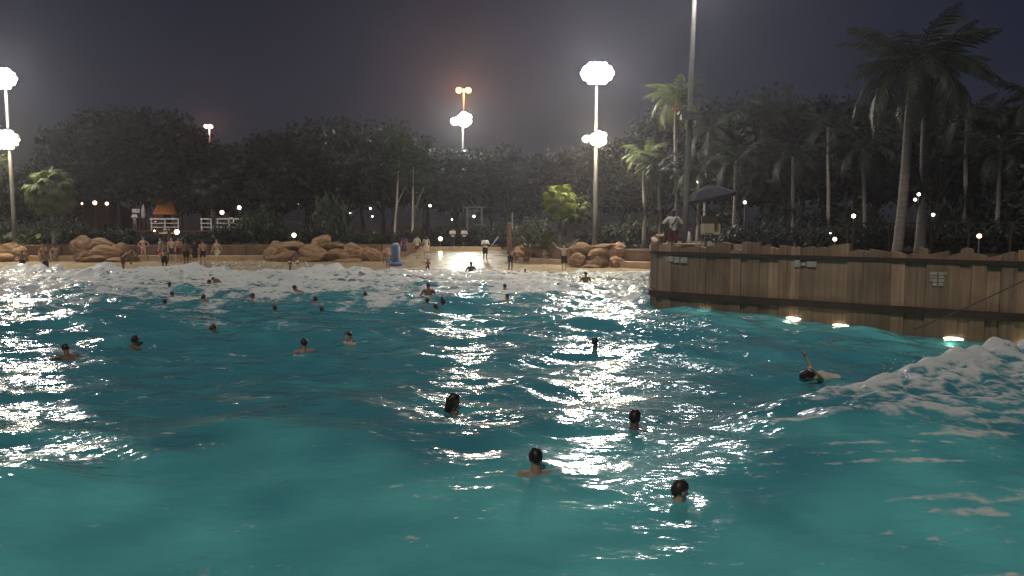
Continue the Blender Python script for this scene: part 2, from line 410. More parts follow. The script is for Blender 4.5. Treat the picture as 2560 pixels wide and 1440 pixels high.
# rings and churned water round the nearer bathers
for px_, py_ in ((1340, 1181), (1694, 1252), (1585, 1072), (1131, 1026), (2070, 958), (761, 878), (336, 870), (874, 858), (531, 835), (1488, 868), (180, 898)):
    p_ = G(px_, py_, wz); R_ = np.hypot(X - p_.x, Y - p_.y)
    W_ = 0.3 * np.sin(3.1 * X + p_.x) + 0.3 * np.sin(2.3 * Y - 1.7 * X)
    Z = Z + 0.010 * np.exp(-(R_ / 0.65) ** 2) * np.cos(2 * np.pi * R_ / 0.36 + 2.2 * W_) * (0.6 + 0.8 * W_)
    FO = np.maximum(FO, 0.40 * np.exp(-((R_ - 0.30) / 0.22) ** 2) * (0.5 + 0.5 * np.sin(5 * X + 3 * Y + 7 * np.arctan2(Y - p_.y, X - p_.x))))
# bubbles plus painted light, paling the water under the camera and beside the wall
wx, wy = (X - 5.6), (Y - 28.3); dl = np.abs(wx * 0.62 + wy * 0.78)
AIR_LIGHT = np.clip(0.85 * (1 - smooth(7.5, 12.5, Y + 0.5 * fbm(X, Y, 61, 10, 1.5, 6))) + 0.7 * (1 - smooth(0.5, 5.5, dl)) * smooth(4.0, 6.5, X) + 0.12 * fbm(X, Y, 62, 14, 0.8, 5), 0, 1)
wme = grid_mesh('pool_water', X, Y, Z, wm)
attr(wme, 'air', AIR_LIGHT); attr(wme, 'chop', np.maximum(chop_amp(X, Y), 0.62) * (1 + 0.4 * smooth(15, 24, Y))); attr(wme, 'foam', FO); attr(wme, 'depth', DEP)
tag(link('water', wme), 'turquoise wave pool water with white surf and lamp glitter', kind='structure')

# --- spray thrown up by the roller
def spray(name, label, spots, seed):
    r = random.Random(seed); mb = MB()
    for (px0, px1, py0, py1, yy, cnt, s0, s1) in spots:
        for _ in range(cnt):
            px = r.uniform(px0, px1); py = py1 - (py1 - py0) * r.random() ** 2.2
            p = P(px, py, yy + r.uniform(-0.5, 0.5)); q = s0 * (s1 / s0) ** (r.random() ** 2)
            Mx = Euler((r.random() * 6, r.random() * 6, 0)).to_matrix()
            mb.ball(p, (q * r.uniform(.7, 1.3), q, q * r.uniform(.6, 1.2)), 4, 3, Mx)
    return tag(mb.build(name, M['spray']), label, 'spray', kind='stuff')
M['spray'] = mat('spray_foam', (0.7, 0.7, 0.68), 0.5, 0.05)
spray('spray', 'white droplets thrown up along the broken roller', [
    (530, 770, 652, 700, 46.2, 1100, .012, .075), (0, 530, 674, 702, 46.0, 800, .012, .06), (770, 980, 668, 698, 46.2, 450, .012, .06), (2200, 2560, 880, 960, 15.4, 260, .006, .02),
    (355, 380, 662, 690, 47.0, 60, .01, .04), (455, 482, 728, 750, 32.5, 60, .01, .035)], 3)
# ------------------------------------------------------------------ ground, beds, deck
def slab(name, poly, z0, z1, m, label=None, kind='structure', parent=None):
    nP = len(poly); mb = MB()
    mb.add([(x, y, z0) for x, y in poly] + [(x, y, z1) for x, y in poly],
           [tuple(range(nP, 2 * nP))] + [(i, (i + 1) % nP, nP + (i + 1) % nP, nP + i) for i in range(nP)])
    o = mb.build(name, m, parent)
    if parent is None: tag(o, label, kind=kind)
    return o
slab('ground', [(-700, 66.4), (700, 66.4), (700, 1500), (-700, 1500)], -2, 0.80, M['grass'])
slab('planting_bed', [(-75, 58.4), (-9.4, 58.9), (-8.2, 60.5), (-8.0, 66.45), (-75, 66.45)], -1, 1.30, M['soil'])
slab('planting_bed', [(0.7, 57.6), (4.0, 54.0), (9.6, 50.9), (14.5, 50.9), (14.5, 66.45), (0.4, 66.45)], -1, 1.22, M['soil'])
WALL = [(9.6, 51.5), (6.6, 38.0), (5.35, 30.4), (5.10, 29.3), (5.22, 28.75), (5.62, 28.3), (8.2, 26.15), (13.8, 21.6), (17.4, 18.7), (24, 13.4)]
slab('pool_deck', [(x + 0.22, y + 0.25) for x, y in WALL] + [(25.6, 14.6), (15.6, 22.9), (12.0, 31.0), (11.0, 37.0), (14.5, 51.5)], -2, 1.86, M['deck'])
slab('garden_ground', [(9.8, 51.6), (14.4, 51.6), (10.9, 37.0), (11.9, 30.9), (15.5, 22.8), (25.5, 14.5), (70, 14.5), (70, 66.45), (14.6, 66.45), (14.6, 51.6)], -2, 1.30, M['soil'])

# ------------------------------------------------------------------ shore: ledge and retaining wall, end to end blocks
def run(name, pts, h, wdt, m, label, cat, z=None, group=None, seg=2.6, part='block', gap=0.012):
    """a low wall along pts (x, y), built of blocks"""
    t = thing(name, label, cat, (pts[0][0], pts[0][1], 0), 0, group)
    o = Vector((pts[0][0], pts[0][1], 0))
    for (x0, y0), (x1, y1) in zip(pts[:-1], pts[1:]):
        L = math.hypot(x1 - x0, y1 - y0); k = max(1, round(L / seg)); a = math.atan2(y1 - y0, x1 - x0)
        for i in range(k):
            f = (i + .5) / k; cx, cy_ = x0 + (x1 - x0) * f, y0 + (y1 - y0) * f
            zb = float(floor_z(cx, cy_)) - 0.3 if z is None else z
            zt = h + random.uniform(-.012, .012)
            mb = MB().box((cx - o.x, cy_ - o.y, (zb + zt) / 2), (L / k / 2 - gap, wdt / 2 + random.uniform(-.008, .008), (zt - zb) / 2), a)
            ob = mb.build(part, m, t)
            bv = ob.modifiers.new('bevel', 'BEVEL'); bv.width = 0.04; bv.segments = 2
    return t
run('seat_ledge', [(-75, 57.3), (-30, 57.3), (-14, 57.6), (-9.6, 58.0), (-8.6, 59.2)], 0.66, 0.55, M['ledge'], 'long low tan ledge along the left side of the beach', 'ledge')
run('seat_ledge', [(0.6, 57.0), (3.8, 53.2), (9.4, 50.2)], 0.55, 0.5, M['ledge'], 'short tan ledge at the foot of the right hand rocks', 'ledge')
run('retaining_wall', [(-75, 58.2), (-30, 58.2), (-14, 58.4), (-9.6, 58.7), (-8.2, 60.4), (-7.9, 66.3)], 1.40, 0.35, M['retain'], 'brown retaining wall behind the ledge on the left', 'wall')
run('retaining_wall', [(0.5, 66.3), (0.7, 57.5), (4.1, 53.7), (9.7, 50.75), (14.4, 50.7)], 1.30, 0.3, M['retain'], 'dark brown retaining wall behind the right hand rocks', 'wall')
run('beach_kerb', [(-7.6, 65.7), (0.3, 65.7)], 1.02, 0.3, M['ledge'], 'pale kerb crossing the back of the beach opening', 'kerb')

# ------------------------------------------------------------------ sheet wall of upright boards with two dark rails
pm, n, l, b = newmat('weathered_board')
oi = n.new('ShaderNodeObjectInfo'); tc = n.new('ShaderNodeTexCoord')
mp = n.new('ShaderNodeMapping'); mp.inputs['Scale'].default_value = (9, 9, 0.35); l.new(tc.outputs['Object'], mp.inputs[0])
va = n.new('ShaderNodeVectorMath'); va.operation = 'ADD'; l.new(mp.outputs[0], va.inputs[0])
cb = n.new('ShaderNodeCombineXYZ'); ml = n.new('ShaderNodeMath'); ml.operation = 'MULTIPLY'; ml.inputs[1].default_value = 40; l.new(oi.outputs['Random'], ml.inputs[0]); l.new(ml.outputs[0], cb.inputs[0]); l.new(cb.outputs[0], va.inputs[1])
nz = n.new('ShaderNodeTexNoise'); nz.inputs['Scale'].default_value = 1.0; nz.inputs['Detail'].default_value = 6; nz.inputs['Roughness'].default_value = 0.65; l.new(va.outputs[0], nz.inputs['Vector'])
cr = n.new('ShaderNodeValToRGB'); cr.color_ramp.elements[0].position = 0.25; cr.color_ramp.elements[1].position = 0.75
cr.color_ramp.elements[0].color = (0.115, 0.066, 0.040, 1); cr.color_ramp.elements[1].color = (0.33, 0.210, 0.130, 1); l.new(nz.outputs[0], cr.inputs[0])
hs = n.new('ShaderNodeHueSaturation'); l.new(cr.outputs[0], hs.inputs['Color'])
mr = n.new('ShaderNodeMapRange'); mr.inputs['To Min'].default_value = 1.0; mr.inputs['To Max'].default_value = 2.0; l.new(oi.outputs['Random'], mr.inputs[0]); l.new(mr.outputs[0], hs.inputs['Value'])
# algae and damp creeping up from the water, ragged along its upper edge
gp = n.new('ShaderNodeNewGeometry'); sz = n.new('ShaderNodeSeparateXYZ'); l.new(gp.outputs['Position'], sz.inputs[0])
n3 = n.new('ShaderNodeTexNoise'); n3.inputs['Scale'].default_value = 1.8; n3.inputs['Detail'].default_value = 6; l.new(gp.outputs['Position'], n3.inputs['Vector'])
ms = n.new('ShaderNodeMath'); ms.operation = 'MULTIPLY_ADD'; ms.inputs[1].default_value = -0.9; l.new(n3.outputs[0], ms.inputs[0]); l.new(sz.outputs['Z'], ms.inputs[2])
st_ = n.new('ShaderNodeMapRange'); st_.inputs['From Min'].default_value = -0.35; st_.inputs['From Max'].default_value = 0.12; st_.inputs['To Min'].default_value = 0.42; st_.inputs['To Max'].default_value = 0.0; l.new(ms.outputs[0], st_.inputs[0])
n4 = n.new('ShaderNodeTexNoise'); n4.inputs['Scale'].default_value = 0.9; n4.inputs['Detail'].default_value = 5; l.new(gp.outputs['Position'], n4.inputs['Vector'])
bl = n.new('ShaderNodeMapRange'); bl.inputs['From Min'].default_value = 0.35; bl.inputs['From Max'].default_value = 0.7; bl.inputs['To Min'].default_value = 0.72; bl.inputs['To Max'].default_value = 1.2; l.new(n4.outputs[0], bl.inputs[0])
h2 = n.new('ShaderNodeHueSaturation'); l.new(hs.outputs[0], h2.inputs['Color']); l.new(bl.outputs[0], h2.inputs['Value'])
al_ = n.new('ShaderNodeMix'); al_.data_type = 'RGBA'; al_.inputs[7].default_value = (0.045, 0.048, 0.030, 1); l.new(st_.outputs[0], al_.inputs[0]); l.new(h2.outputs[0], al_.inputs[6])
l.new(al_.outputs[2], b.inputs['Base Color']); b.inputs['Roughness'].default_value = 0.75
bp = n.new('ShaderNodeBump'); bp.inputs['Strength'].default_value = 0.5; bp.inputs['Distance'].default_value = 0.03; l.new(nz.outputs[0], bp.inputs['Height']); l.new(bp.outputs[0], b.inputs['Normal'])
M['board'] = pm
M['rail'] = mat('dark_rail', (0.055, 0.036, 0.026), 0.8, 0.25, 3, bump=0.3)
bw = thing('board_wall', 'tall curving pool wall of weathered brown boards with two dark rails', 'wall', (5.1, 29.0, 0))
bo = Vector((5.1, 29.0, 0))
def along(pts):
    """arc length table with position and heading"""
    acc = [0.0]
    for (x0, y0), (x1, y1) in zip(pts[:-1], pts[1:]): acc.append(acc[-1] + math.hypot(x1 - x0, y1 - y0))
    def at(s):
        i = max(0, min(len(pts) - 2, next((k for k in range(len(acc) - 1) if acc[k + 1] >= s), len(acc) - 2)))
        f = (s - acc[i]) / max(1e-6, acc[i + 1] - acc[i]); (x0, y0), (x1, y1) = pts[i], pts[i + 1]
        return x0 + (x1 - x0) * f, y0 + (y1 - y0) * f
    return at, acc[-1]
# soften the corner of the path
def chaikin(p, k=2):
    for _ in range(k):
        q = [p[0]]
        for a, b_ in zip(p[:-1], p[1:]):
            q += [(a[0] * .75 + b_[0] * .25, a[1] * .75 + b_[1] * .25), (a[0] * .25 + b_[0] * .75, a[1] * .25 + b_[1] * .75)]
        p = q + [p[-1]]
    return p
WP = chaikin(WALL)
wat, WLEN = along(WP)
rw = random.Random(7); s = 0.0; prevz = 2.3
CORNER = 23.2
while s < WLEN - 0.3:
    wd = rw.choice([.22, .3, .36, .42, .55, .62]) if s > CORNER else 0.8
    x0, y0 = wat(s); x1, y1 = wat(min(WLEN, s + wd)); a = math.atan2(y1 - y0, x1 - x0)
    top = rw.choice([2.22, 2.28, 2.34, 2.40, 2.46, 2.31]) + rw.uniform(-.03, .03)
    sd = math.hypot(x1 - x0, y1 - y0); dep = 0.10; off = rw.uniform(-.055, .055)
    nx, ny = -math.sin(a), math.cos(a)                      # into the deck
    cx, cy_ = (x0 + x1) / 2 + nx * (off + dep), (y0 + y1) / 2 + ny * (off + dep)
    hw = sd / 2 + 0.004
    mb = MB(); prof = []
    K = 5; kind = rw.random()
    for i in range(K + 1):                                  # worn, uneven board top
        u = -1 + 2 * i / K
        dz = -0.06 * u * u if kind < .4 else (0.05 * u if kind < .6 else (-.05 * u if kind < .8 else 0))
        prof.append((u * hw, top + dz + rw.uniform(-.012, .012)))
    vs_ = []
    for side in (-dep, dep):
        for u, zt in prof: vs_.append((u, side, zt))
        for u, zt in reversed(prof): vs_.append((u, side, -2.0))
    K2 = len(prof) * 2
    fs_ = [tuple(range(K2)), tuple(reversed(range(K2, 2 * K2)))] + [(i, i + K2, (i + 1) % K2 + K2, (i + 1) % K2) for i in range(K2)]
    mb.add(vs_, fs_)
    mb.build('board', M['board'], bw, loc=(cx - bo.x, cy_ - bo.y, 0), rot=(0, 0, a))
    s += wd
def sweep(pts, w, h, z, off):
    mb = MB(); vs_ = []; k = len(pts)
    for i, (x, y) in enumerate(pts):
        (xa, ya), (xb, yb) = pts[max(0, i - 1)], pts[min(k - 1, i + 1)]
        a = math.atan2(yb - ya, xb - xa); nx, ny = -math.sin(a), math.cos(a)
        for o_, zz in ((off - w, z - h), (off - w, z + h), (off + w, z + h), (off + w, z - h)):
            vs_.append((x + nx * o_ - bo.x, y + ny * o_ - bo.y, zz))
    fs_ = [(i * 4 + j, i * 4 + (j + 1) % 4, (i + 1) * 4 + (j + 1) % 4, (i + 1) * 4 + j) for i in range(k - 1) for j in range(4)]
    return mb.add(vs_, fs_ + [(0, 1, 2, 3), (4 * k - 1, 4 * k - 2, 4 * k - 3, 4 * k - 4)])
sweep(WP, 0.07, 0.055, 2.03, -0.02).build('rail', M['rail'], bw)
sweep(WP, 0.09, 0.11, 0.56, -0.02).build('rail', M['rail'], bw)
def on_wall(px):
    """point of the wall path seen at a pixel column"""
    best = None
    for i in range(2400):
        s_ = CORNER + (WLEN - CORNER) * i / 2400; x, y = wat(s_)
        e = abs((x / y) * FPX + 1280 - px)
        if best is None or e < best[0]: best = (e, s_)
    s_ = best[1]; x, y = wat(s_); x2, y2 = wat(s_ + .1)
    return x, y, math.atan2(y2 - y, x2 - x)
# painted plates; their lettering is too small to read in the photograph
M['plate'] = mat('faded_plate', (0.42, 0.38, 0.33), 0.8, 0.25, 9)
def plate(px, py, w, h, rects, label):
    x, y, a = on_wall(px); p = P(px, py, y); nx, ny = -math.sin(a), math.cos(a)
    t = thing('wall_sign', label, 'sign', (x - nx * 0.06, y - ny * 0.06, p.z), a)
    for (u0, u1, v0, v1) in rects:
        MB().box(((u0 + u1) / 2 * w, 0.0, (v0 + v1) / 2 * h), ((u1 - u0) / 2 * w, 0.012, (v1 - v0) / 2 * h)).build('mark', M['plate'], t)
plate(1696, 649, .40, .11, [(-1, -.42, -.7, 1), (-.36, .18, -1, .9), (.3, .95, -1, .8)], 'small faded white sign under the rail at the wall end')
plate(2016, 659, .34, .11, [(-1, -.5, -1, 1), (-.42, .05, -.6, .4), (.15, 1, -.9, .7)], 'small faded white sign under the rail at mid wall')
plate(2348, 697, .21, .20, [(-1, -.06, .55, 1), (.06, 1.06, .6, 1), (-1, -.1, .12, .45), (.1, .78, .15, .5), (-1, -.1, -.4, .02), (.1, .78, -.4, .05), (-.6, -.1, -1, -.5), (.08, .75, -1, -.5)], 'square faded white sign of stacked lines on the board wall')
# rope slanting down the wall into the water
x0, y0, _ = on_wall(2545); x1, y1, _ = on_wall(2292)
rp = MB(); a_ = P(2640, 662, y0 - 1.6); b_ = P(2285, 824, y1 - 0.35)
rp.tube([a_.lerp(b_, i / 10) - Vector((0, 0, .05 * math.sin(math.pi * i / 10))) for i in range(11)], 0.017, 6)
tag(rp.build('rope', M['rope']), 'thin dark rope slanting across the board wall to the water', 'rope')

# ------------------------------------------------------------------ lit lamps
def point(name, parent, loc, power, col, r):
    d = bpy.data.lights.new(name, 'POINT'); d.energy = power; d.color = col; d.shadow_soft_size = r
    o = bpy.data.objects.new(name, d); COL.objects.link(o); o.parent = parent; o.location = loc
    return o
def flood_head(parent, loc, m_lens, tilt=0.5, w=0.30, yaw=0.0):
    """box housing with cooling rear, visor and a lit lens, facing the pool (-Y)"""
    R = Matrix.Rotation(yaw, 3, 'Z') @ Matrix.Rotation(tilt, 3, 'X')
    def tr_(v): return Vector(loc) + R @ Vector(v)
    mb = MB()
    k = 12; ring0 = [(w * math.cos(6.283 * i / k), -.10, w * math.sin(6.283 * i / k)) for i in range(k)]
    ring1 = [(x * .45, .22, z * .45) for x, _, z in ring0]
    mb.add([tr_(v) for v in ring0 + ring1], [tuple(range(k, 2 * k))] + [(i, (i + 1) % k, k + (i + 1) % k, k + i) for i in range(k)])
    mb.add([tr_(v) for v in ring0[1:6]] + [tr_((v[0] * .96, -.22, v[2] * .96)) for v in ring0[1:6]], [(i, i + 1, 6 + i, 5 + i) for i in range(4)])
    h = mb.build('floodlight', M['housing'], parent)
    k = 10; mb = MB(); mb.add([tr_((0, -.15, 0))] + [tr_((w * .92 * math.cos(q), -.105, w * .92 * math.sin(q))) for q in (2 * math.pi * i / k for i in range(k))],
                              [(0, i + 1, (i + 1) % k + 1) for i in range(k)])
    mb.build('lens', m_lens, h)
M['lens_white'] = emat('lit_lens_white', (1.0, 0.95, 0.93), 55.0)
M['lens_warm'] = emat('lit_lens_warm', (1.0, 0.88, 0.60), 1.4)
M['lens_cool'] = emat('lit_lens_cool', (0.95, 1.0, 0.90), 50.0)
M['lens_orange'] = emat('lit_lens_sodium', (1.0, 0.26, 0.07), 3.2)
def tower(px, Y, zg, clusters, label, r0=0.17, r1=0.09, name='floodlight_tower', cat='floodlight tower', lean=0.0, top=None):
    """clusters: (py, dx offsets px, rows, lens, power, colour)"""
    bx = P(px, 560, Y)
    t = thing(name, label, cat, (bx.x, Y, zg))
    zt = top if top else P(px, clusters[0][0], Y).z + 0.3
    H_ = zt - zg
    MB().tube([(lean * H_ * i / 6, 0, H_ * i / 6) for i in range(7)], [r0 + (r1 - r0) * i / 6 for i in range(7)], 12).build('pole', M['pole'], t, True)
    MB().box((0, 0, 0.12), (r0 * 1.9, r0 * 1.9, 0.12)).build('base', M['ledge'], t)
    for (py, offs, lens, power, col, r, size) in clusters:
        c = P(px, py, Y); z = c.z - zg; xs = [o[0] for o in offs]
        MB().box(((min(xs) + max(xs)) / 2 + lean * z, -0.10, z), ((max(xs) - min(xs)) / 2 + .12, .05, .05)).build('crossarm', M['pole'], t)
        for dx, dz in offs: flood_head(t, (dx + lean * z, -0.36, z + dz), lens, 0.45, size)
        point('lamp_glow', t, (sum(xs) / len(xs) + lean * z, -0.75, z + sum(o[1] for o in offs) / len(offs)), power, col, r)
    return t
oval = lambda w: [(x * w, 0) for x in (-1, -.67, -.33, 0, .33, .67, 1)] + [(x * w, s_ * .30 * w) for x in (-.85, -.5, -.17, .17, .5, .85) for s_ in (1, -1)] + [(x * w, s_ * .58 * w) for x in (-.5, -.17, .17, .5) for s_ in (1, -1)]  # extra heads packed into an oval, their lenses standing in for bloom
WHITE, WARM, COOL, ORANGE = (1.0, 0.93, 0.90), (1.0, 0.84, 0.55), (0.95, 1.0, 0.90), (1.0, 0.40, 0.13)
tower(36, 59.3, 1.3, [(197, oval(.95), M['lens_white'], 7200, WHITE, 1.05, .23), (349, oval(.9), M['lens_warm'], 3600, WARM, .85, .22)],
      'twin cluster floodlight tower at the far left of the beach', lean=-0.010)
tower(1487, 56.5, 1.2, [(184, oval(.95), M['lens_white'], 7600, WHITE, 1.05, .23), (346, [(-.72, -.02)] + [(.14 + x, z) for x, z in ((-.3, .12), (-.3, -.2), (0, .3), (0, -.36), (.3, .2), (.3, -.2), (0, 0))], M['lens_warm'], 3800, WARM, .85, .30)],
      'tall floodlight tower with white top cluster right of the beach opening', lean=0.003)
tower(1158, 101.0, 0.8, [(299, [(-.98, -.2)] + [(.22 + x, z) for x, z in ((-.45, .15), (-.45, -.25), (0, .5), (0, -.5), (.45, .25), (.45, -.2), (0, 0))], M['lens_cool'], 8500, COOL, 1.4, .52)],
      'slim floodlight tower with greenish white heads behind the beach opening', top=P(1158, 280, 101.0).z, r0=.18)
tower(1161, 150.0, 0.8, [(226, [(-.9, 0), (.9, 0)], M['lens_orange'], 9000, (1.0, .26, .05), .7, .6)], 'orange sodium lamp pole standing over the mid trees', r0=.22, r1=.12, name='street_lamp', cat='street lamp')
tower(531, 150.0, 0.8, [(316, [(-.45, 0), (.45, 0)], M['lens_orange'], 2200, (1.0, .5, .38), .5, .42)], 'small reddish twin lamp just above the left tree line', r0=.2, r1=.12, name='street_lamp', cat='street lamp')
# pole on the deck: its head is above the picture, a switch box sits half way up
tp = tower(1712, 33.0, 1.86, [(-60, oval(.7), M['lens_white'], 1500, WHITE, .6, .32)], 'tall bare light pole with a box on the deck beside the guard', r0=.125, r1=.085, lean=0.022)
zb = P(1712, 283, 33.0).z - 1.86
MB().box((0.0, -0.05, zb), (.48, .26, .05)).box((-.26, -.2, zb - .17), (.14, .16, .12)).box((.16, -.12, zb - .18), (.26, .2, .10)).build('equipment_box', M['housing'], tp, loc=(0.022 * zb, 0, 0))
# lamps set into the wall at the waterline
M['pool_lamp'] = emat('pool_lamp', (1.0, 0.86, 0.62), 6.0)
for px, py, lab in ((1766, 777, 'nearest the end of the board wall'), (1990, 801, 'second from the end of the board wall'), (2110, 814, 'between the two signs at water level'), (2395, 846, 'below the square sign'), (2575, 866, 'at the right edge of the picture')):
    x, y, a = on_wall(px); nx, ny = -math.sin(a), math.cos(a); p = P(px, py, y)
    t = thing('pool_lamp', 'lit oval pool lamp at the waterline, ' + lab, 'pool lamp', (x - nx * .10, y - ny * .10, max(p.z, wz(x, y) + .01)), a, 'pool lamps along the board wall')
    MB().ball((0, 0, 0), (.26, .05, .045), 12, 6).build('lens', M['pool_lamp'], t, True)
    MB().tube([(.29 * math.cos(q), .02, .075 * math.sin(q)) for q in (2 * math.pi * i / 14 for i in range(15))], .018, 5, False).build('rim', M['pole'], t)
    point('lamp_glow', t, (0, -.5, .0), 3.5, (1.0, .88, .62), .12)

# globe and path lamps around the beach
M['globe'] = emat('lit_globe', (1.0, 0.80, 0.58), 8.0)
M['globe_cool'] = emat('lit_globe_cool', (1.0, 0.95, 0.82), 8.0)
M['globe_warm'] = emat('lit_globe_warm', (1.0, 0.62, 0.40), 5.0)
GL = [  # px, py, Y, radius, lens, ground z, label
    (237, 507, 84, .26, 'globe_warm', .8, 'left one of two warm globe lamps by the brown hut'),
    (267, 509, 84, .22, 'globe_warm', .8, 'right one of two warm globe lamps by the brown hut'),
    (205, 509, 84, .13, 'globe_warm', .8, 'tiny warm lamp left of the brown hut lamps'),
    (442, 580, 63, .24, 'globe', 1.3, 'bright low globe lamp in the bed below the white railing'),
    (386, 577, 63, .08, 'globe', 1.3, 'tiny path lamp left of the low globe under the railing'),
    (555, 531, 76, .26, 'globe_warm', .8, 'large warm globe lamp standing behind the railing'),
    (598, 519, 80, .24, 'globe_cool', .8, 'white globe lamp up right of the life ring'),
    (629, 503, 92, .16, 'globe', .8, 'small globe lamp high between the dark bushes on the left'),
    (671, 516, 92, .13, 'globe_cool', .8, 'small white lamp above the round dark bush'),
    (735, 588, 63, .22, 'globe', 1.3, 'bright low globe lamp above the long rock outcrop'),
    (744, 509, 90, .15, 'globe', .8, 'small lamp on a thin post behind the long rock outcrop'),
    (612, 582, 64, .07, 'globe_cool', 1.3, 'tiny white path lamp at the foot of the round bush'),
    (876, 533, 84, .12, 'globe_cool', .8, 'small white lamp at the edge of the green bush'),
    (926, 521, 86, .14, 'globe', .8, 'upper of two small lamps left of the pale trunks'),
    (931, 541, 86, .12, 'globe', .8, 'lower of two small lamps left of the pale trunks'),
    (933, 584, 66, .07, 'globe_cool', 1.3, 'tiny lamp above the right end of the long outcrop'),
    (1075, 514, 88, .18, 'globe_cool', .8, 'white lamp right of the pale trunks'),
    (1101, 597, 69, .22, 'globe', .8, 'bright globe lamp at the back of the beach opening'),
    (1130, 549, 90, .12, 'globe', .8, 'faint lamp left of the lamp tower foot'),
    (1185, 541, 84, .17, 'globe', .8, 'dim lamp under the timber frame'),
    (1446, 509, 80, .12, 'globe_cool', .8, 'small white lamp behind the yellow green palm'),
    (1558, 575, 66, .13, 'globe', 1.2, 'small lamp in the dark right of the right hand tower'),
    (1745, 455, 60, .13, 'globe', 1.3, 'small lamp just above the dark sunshade'),
    (1862, 506, 60, .15, 'globe', 1.3, 'lone white lamp right of the guard chair'),
    (2087, 598, 36, .12, 'globe_warm', 1.3, 'warm low lamp on the deck left of the fence'),
    (2076, 583, 46, .05, 'globe_cool', 1.3, 'tiny lamp just above the warm deck lamp'),
    (2134, 540, 44, .14, 'globe', 1.3, 'white lamp on a post left of the tall palms'),
    (2297, 486, 60, .15, 'globe_cool', 1.3, 'upper of two white lamps between the palm trunks'),
    (2288, 499, 60, .14, 'globe', 1.3, 'lower of two white lamps between the palm trunks'),
    (2333, 537, 52, .13, 'globe_cool', 1.3, 'small white lamp right of the palm trunks'),
    (2448, 590, 36, .13, 'globe_warm', 1.3, 'warm low lamp behind the fence at the right'),
]
for px, py, Y, r, lens, zg, lab in GL:
    p = P(px, py, Y); zg = min(zg, p.z - .3); r *= .78
    t = thing('globe_lamp', lab, 'lamp', (p.x, p.y, zg), 0, 'small lamps around the beach')
    MB().tube([(0, 0, 0), (0, 0, p.z - zg - r * .8)], [.045, .035], 8).build('post', M['housing'], t)
    MB().ball((0, 0, p.z - zg), r, 10, 7).build('globe', M[lens], t, True)
    MB().tube([(0, 0, p.z - zg + r * .93), (0, 0, p.z - zg + r * 1.15)], [r * .35, r * .2], 8).build('cap', M['housing'], t)
t = thing('glow_bollard', 'short glowing white bollard light on the beach opening', 'bollard', (P(1101, 645, 61.5).x, 61.5, P(1101, 645, 61.5).z - .2))
MB().tube([(0, 0, 0), (0, 0, .25)], .13, 10).build('base', M['housing'], t)
MB().tube([(0, 0, .25), (0, 0, .72)], .12, 12).build('globe', M['globe'], t, True)
MB().tube([(0, 0, .72), (0, 0, .80)], [.15, .10], 12).build('cap', M['housing'], t)

# ------------------------------------------------------------------ haze volume added for the lamp halos, standing in for lens bloom
hm = bpy.data.materials.new('haze'); hm.use_nodes = True
hn, hl = hm.node_tree.nodes, hm.node_tree.links
hn.clear(); ho = hn.new('ShaderNodeOutputMaterial'); hv = hn.new('ShaderNodeVolumePrincipled')
hv.inputs['Color'].default_value = (0.86, 0.88, 0.98, 1)
hv.inputs['Density'].default_value = 0.00085
hv.inputs['Anisotropy'].default_value = 0.70
hl.new(hv.outputs[0], ho.inputs['Volume'])
hz = MB().box((0, 700, 19.0), (690, 780, 22.5)).build('haze', hm)
tag(hz, 'thin night haze added for the lamp halos', kind='stuff')
# ------------------------------------------------------------------ rockwork
def boulder_mesh(seed):
    r = random.Random(seed); bm = bmesh.new()
    bmesh.ops.create_icosphere(bm, subdivisions=4, radius=1.0)
    o = Vector((r.uniform(0, 50), r.uniform(0, 50), r.uniform(0, 50)))
    cuts = [(Vector((r.uniform(-1, 1), r.uniform(-1, 1), r.uniform(-.3, 1))).normalized(), r.uniform(.62, .86)) for _ in range(7)]
    for v in bm.verts:
        p = v.co.copy()
        for nn, d in cuts:                                 # broad flattened faces
            e = p.dot(nn) - d
            if e > 0: p -= nn * e * 0.85
        q = p * (1 + 0.16 * mnoise.noise(p * 1.3 + o) + 0.07 * mnoise.noise(p * 3.1 + o) + 0.03 * mnoise.noise(p * 8 + o))
        q.z += 0.04 * math.sin(q.z * 9 + 2 * mnoise.noise(p * 1.5 + o))
        v.co = q
    me = bpy.data.meshes.new('boulder'); bm.to_mesh(me); bm.free()
    me.materials.append(M['rock']); me.polygons.foreach_set('use_smooth', [True] * len(me.polygons))
    return me
BOULD = [boulder_mesh(i) for i in range(6)]
def outcrop(label, items, Y):
    x0, y0 = P(items[0][0], 650, Y).x, Y
    t = thing('rock_outcrop', label, 'rocks', (x0, y0, 0.2))
    r = random.Random(len(label))
    for (cx, cy_, w, h, rot, dy) in items:                 # pixel box of each boulder
        p = P(cx, cy_, Y + dy); k = (Y + dy) / FPX
        link('boulder', BOULD[r.randrange(6)], t, (p.x - x0, dy, p.z - 0.2), (r.uniform(-.15, .15), rot, r.uniform(-.4, .4)), (w * k * .56, max(.5, w * k * .36), h * k * .56))
    return t
outcrop('tan rock outcrop at the left edge beside the sitting pair', [(-30, 632, 80, 50, .1, 0), (22, 634, 62, 44, -.1, -.1), (50, 636, 44, 40, .3, -.2), (10, 646, 70, 22, 0, -.5), (52, 650, 34, 18, 0, -.5)], 57.4)
outcrop('rounded tan outcrop with a flat table rock left of the standing bather', [(208, 616, 56, 52, .2, 0), (212, 640, 62, 34, 0, -.3), (258, 612, 70, 30, .05, .3), (270, 634, 84, 40, 0, -.1), (302, 628, 44, 40, .3, 0), (240, 648, 70, 20, 0, -.6), (328, 642, 26, 30, .2, -.4), (286, 650, 60, 16, 0, -.5)], 57.2)
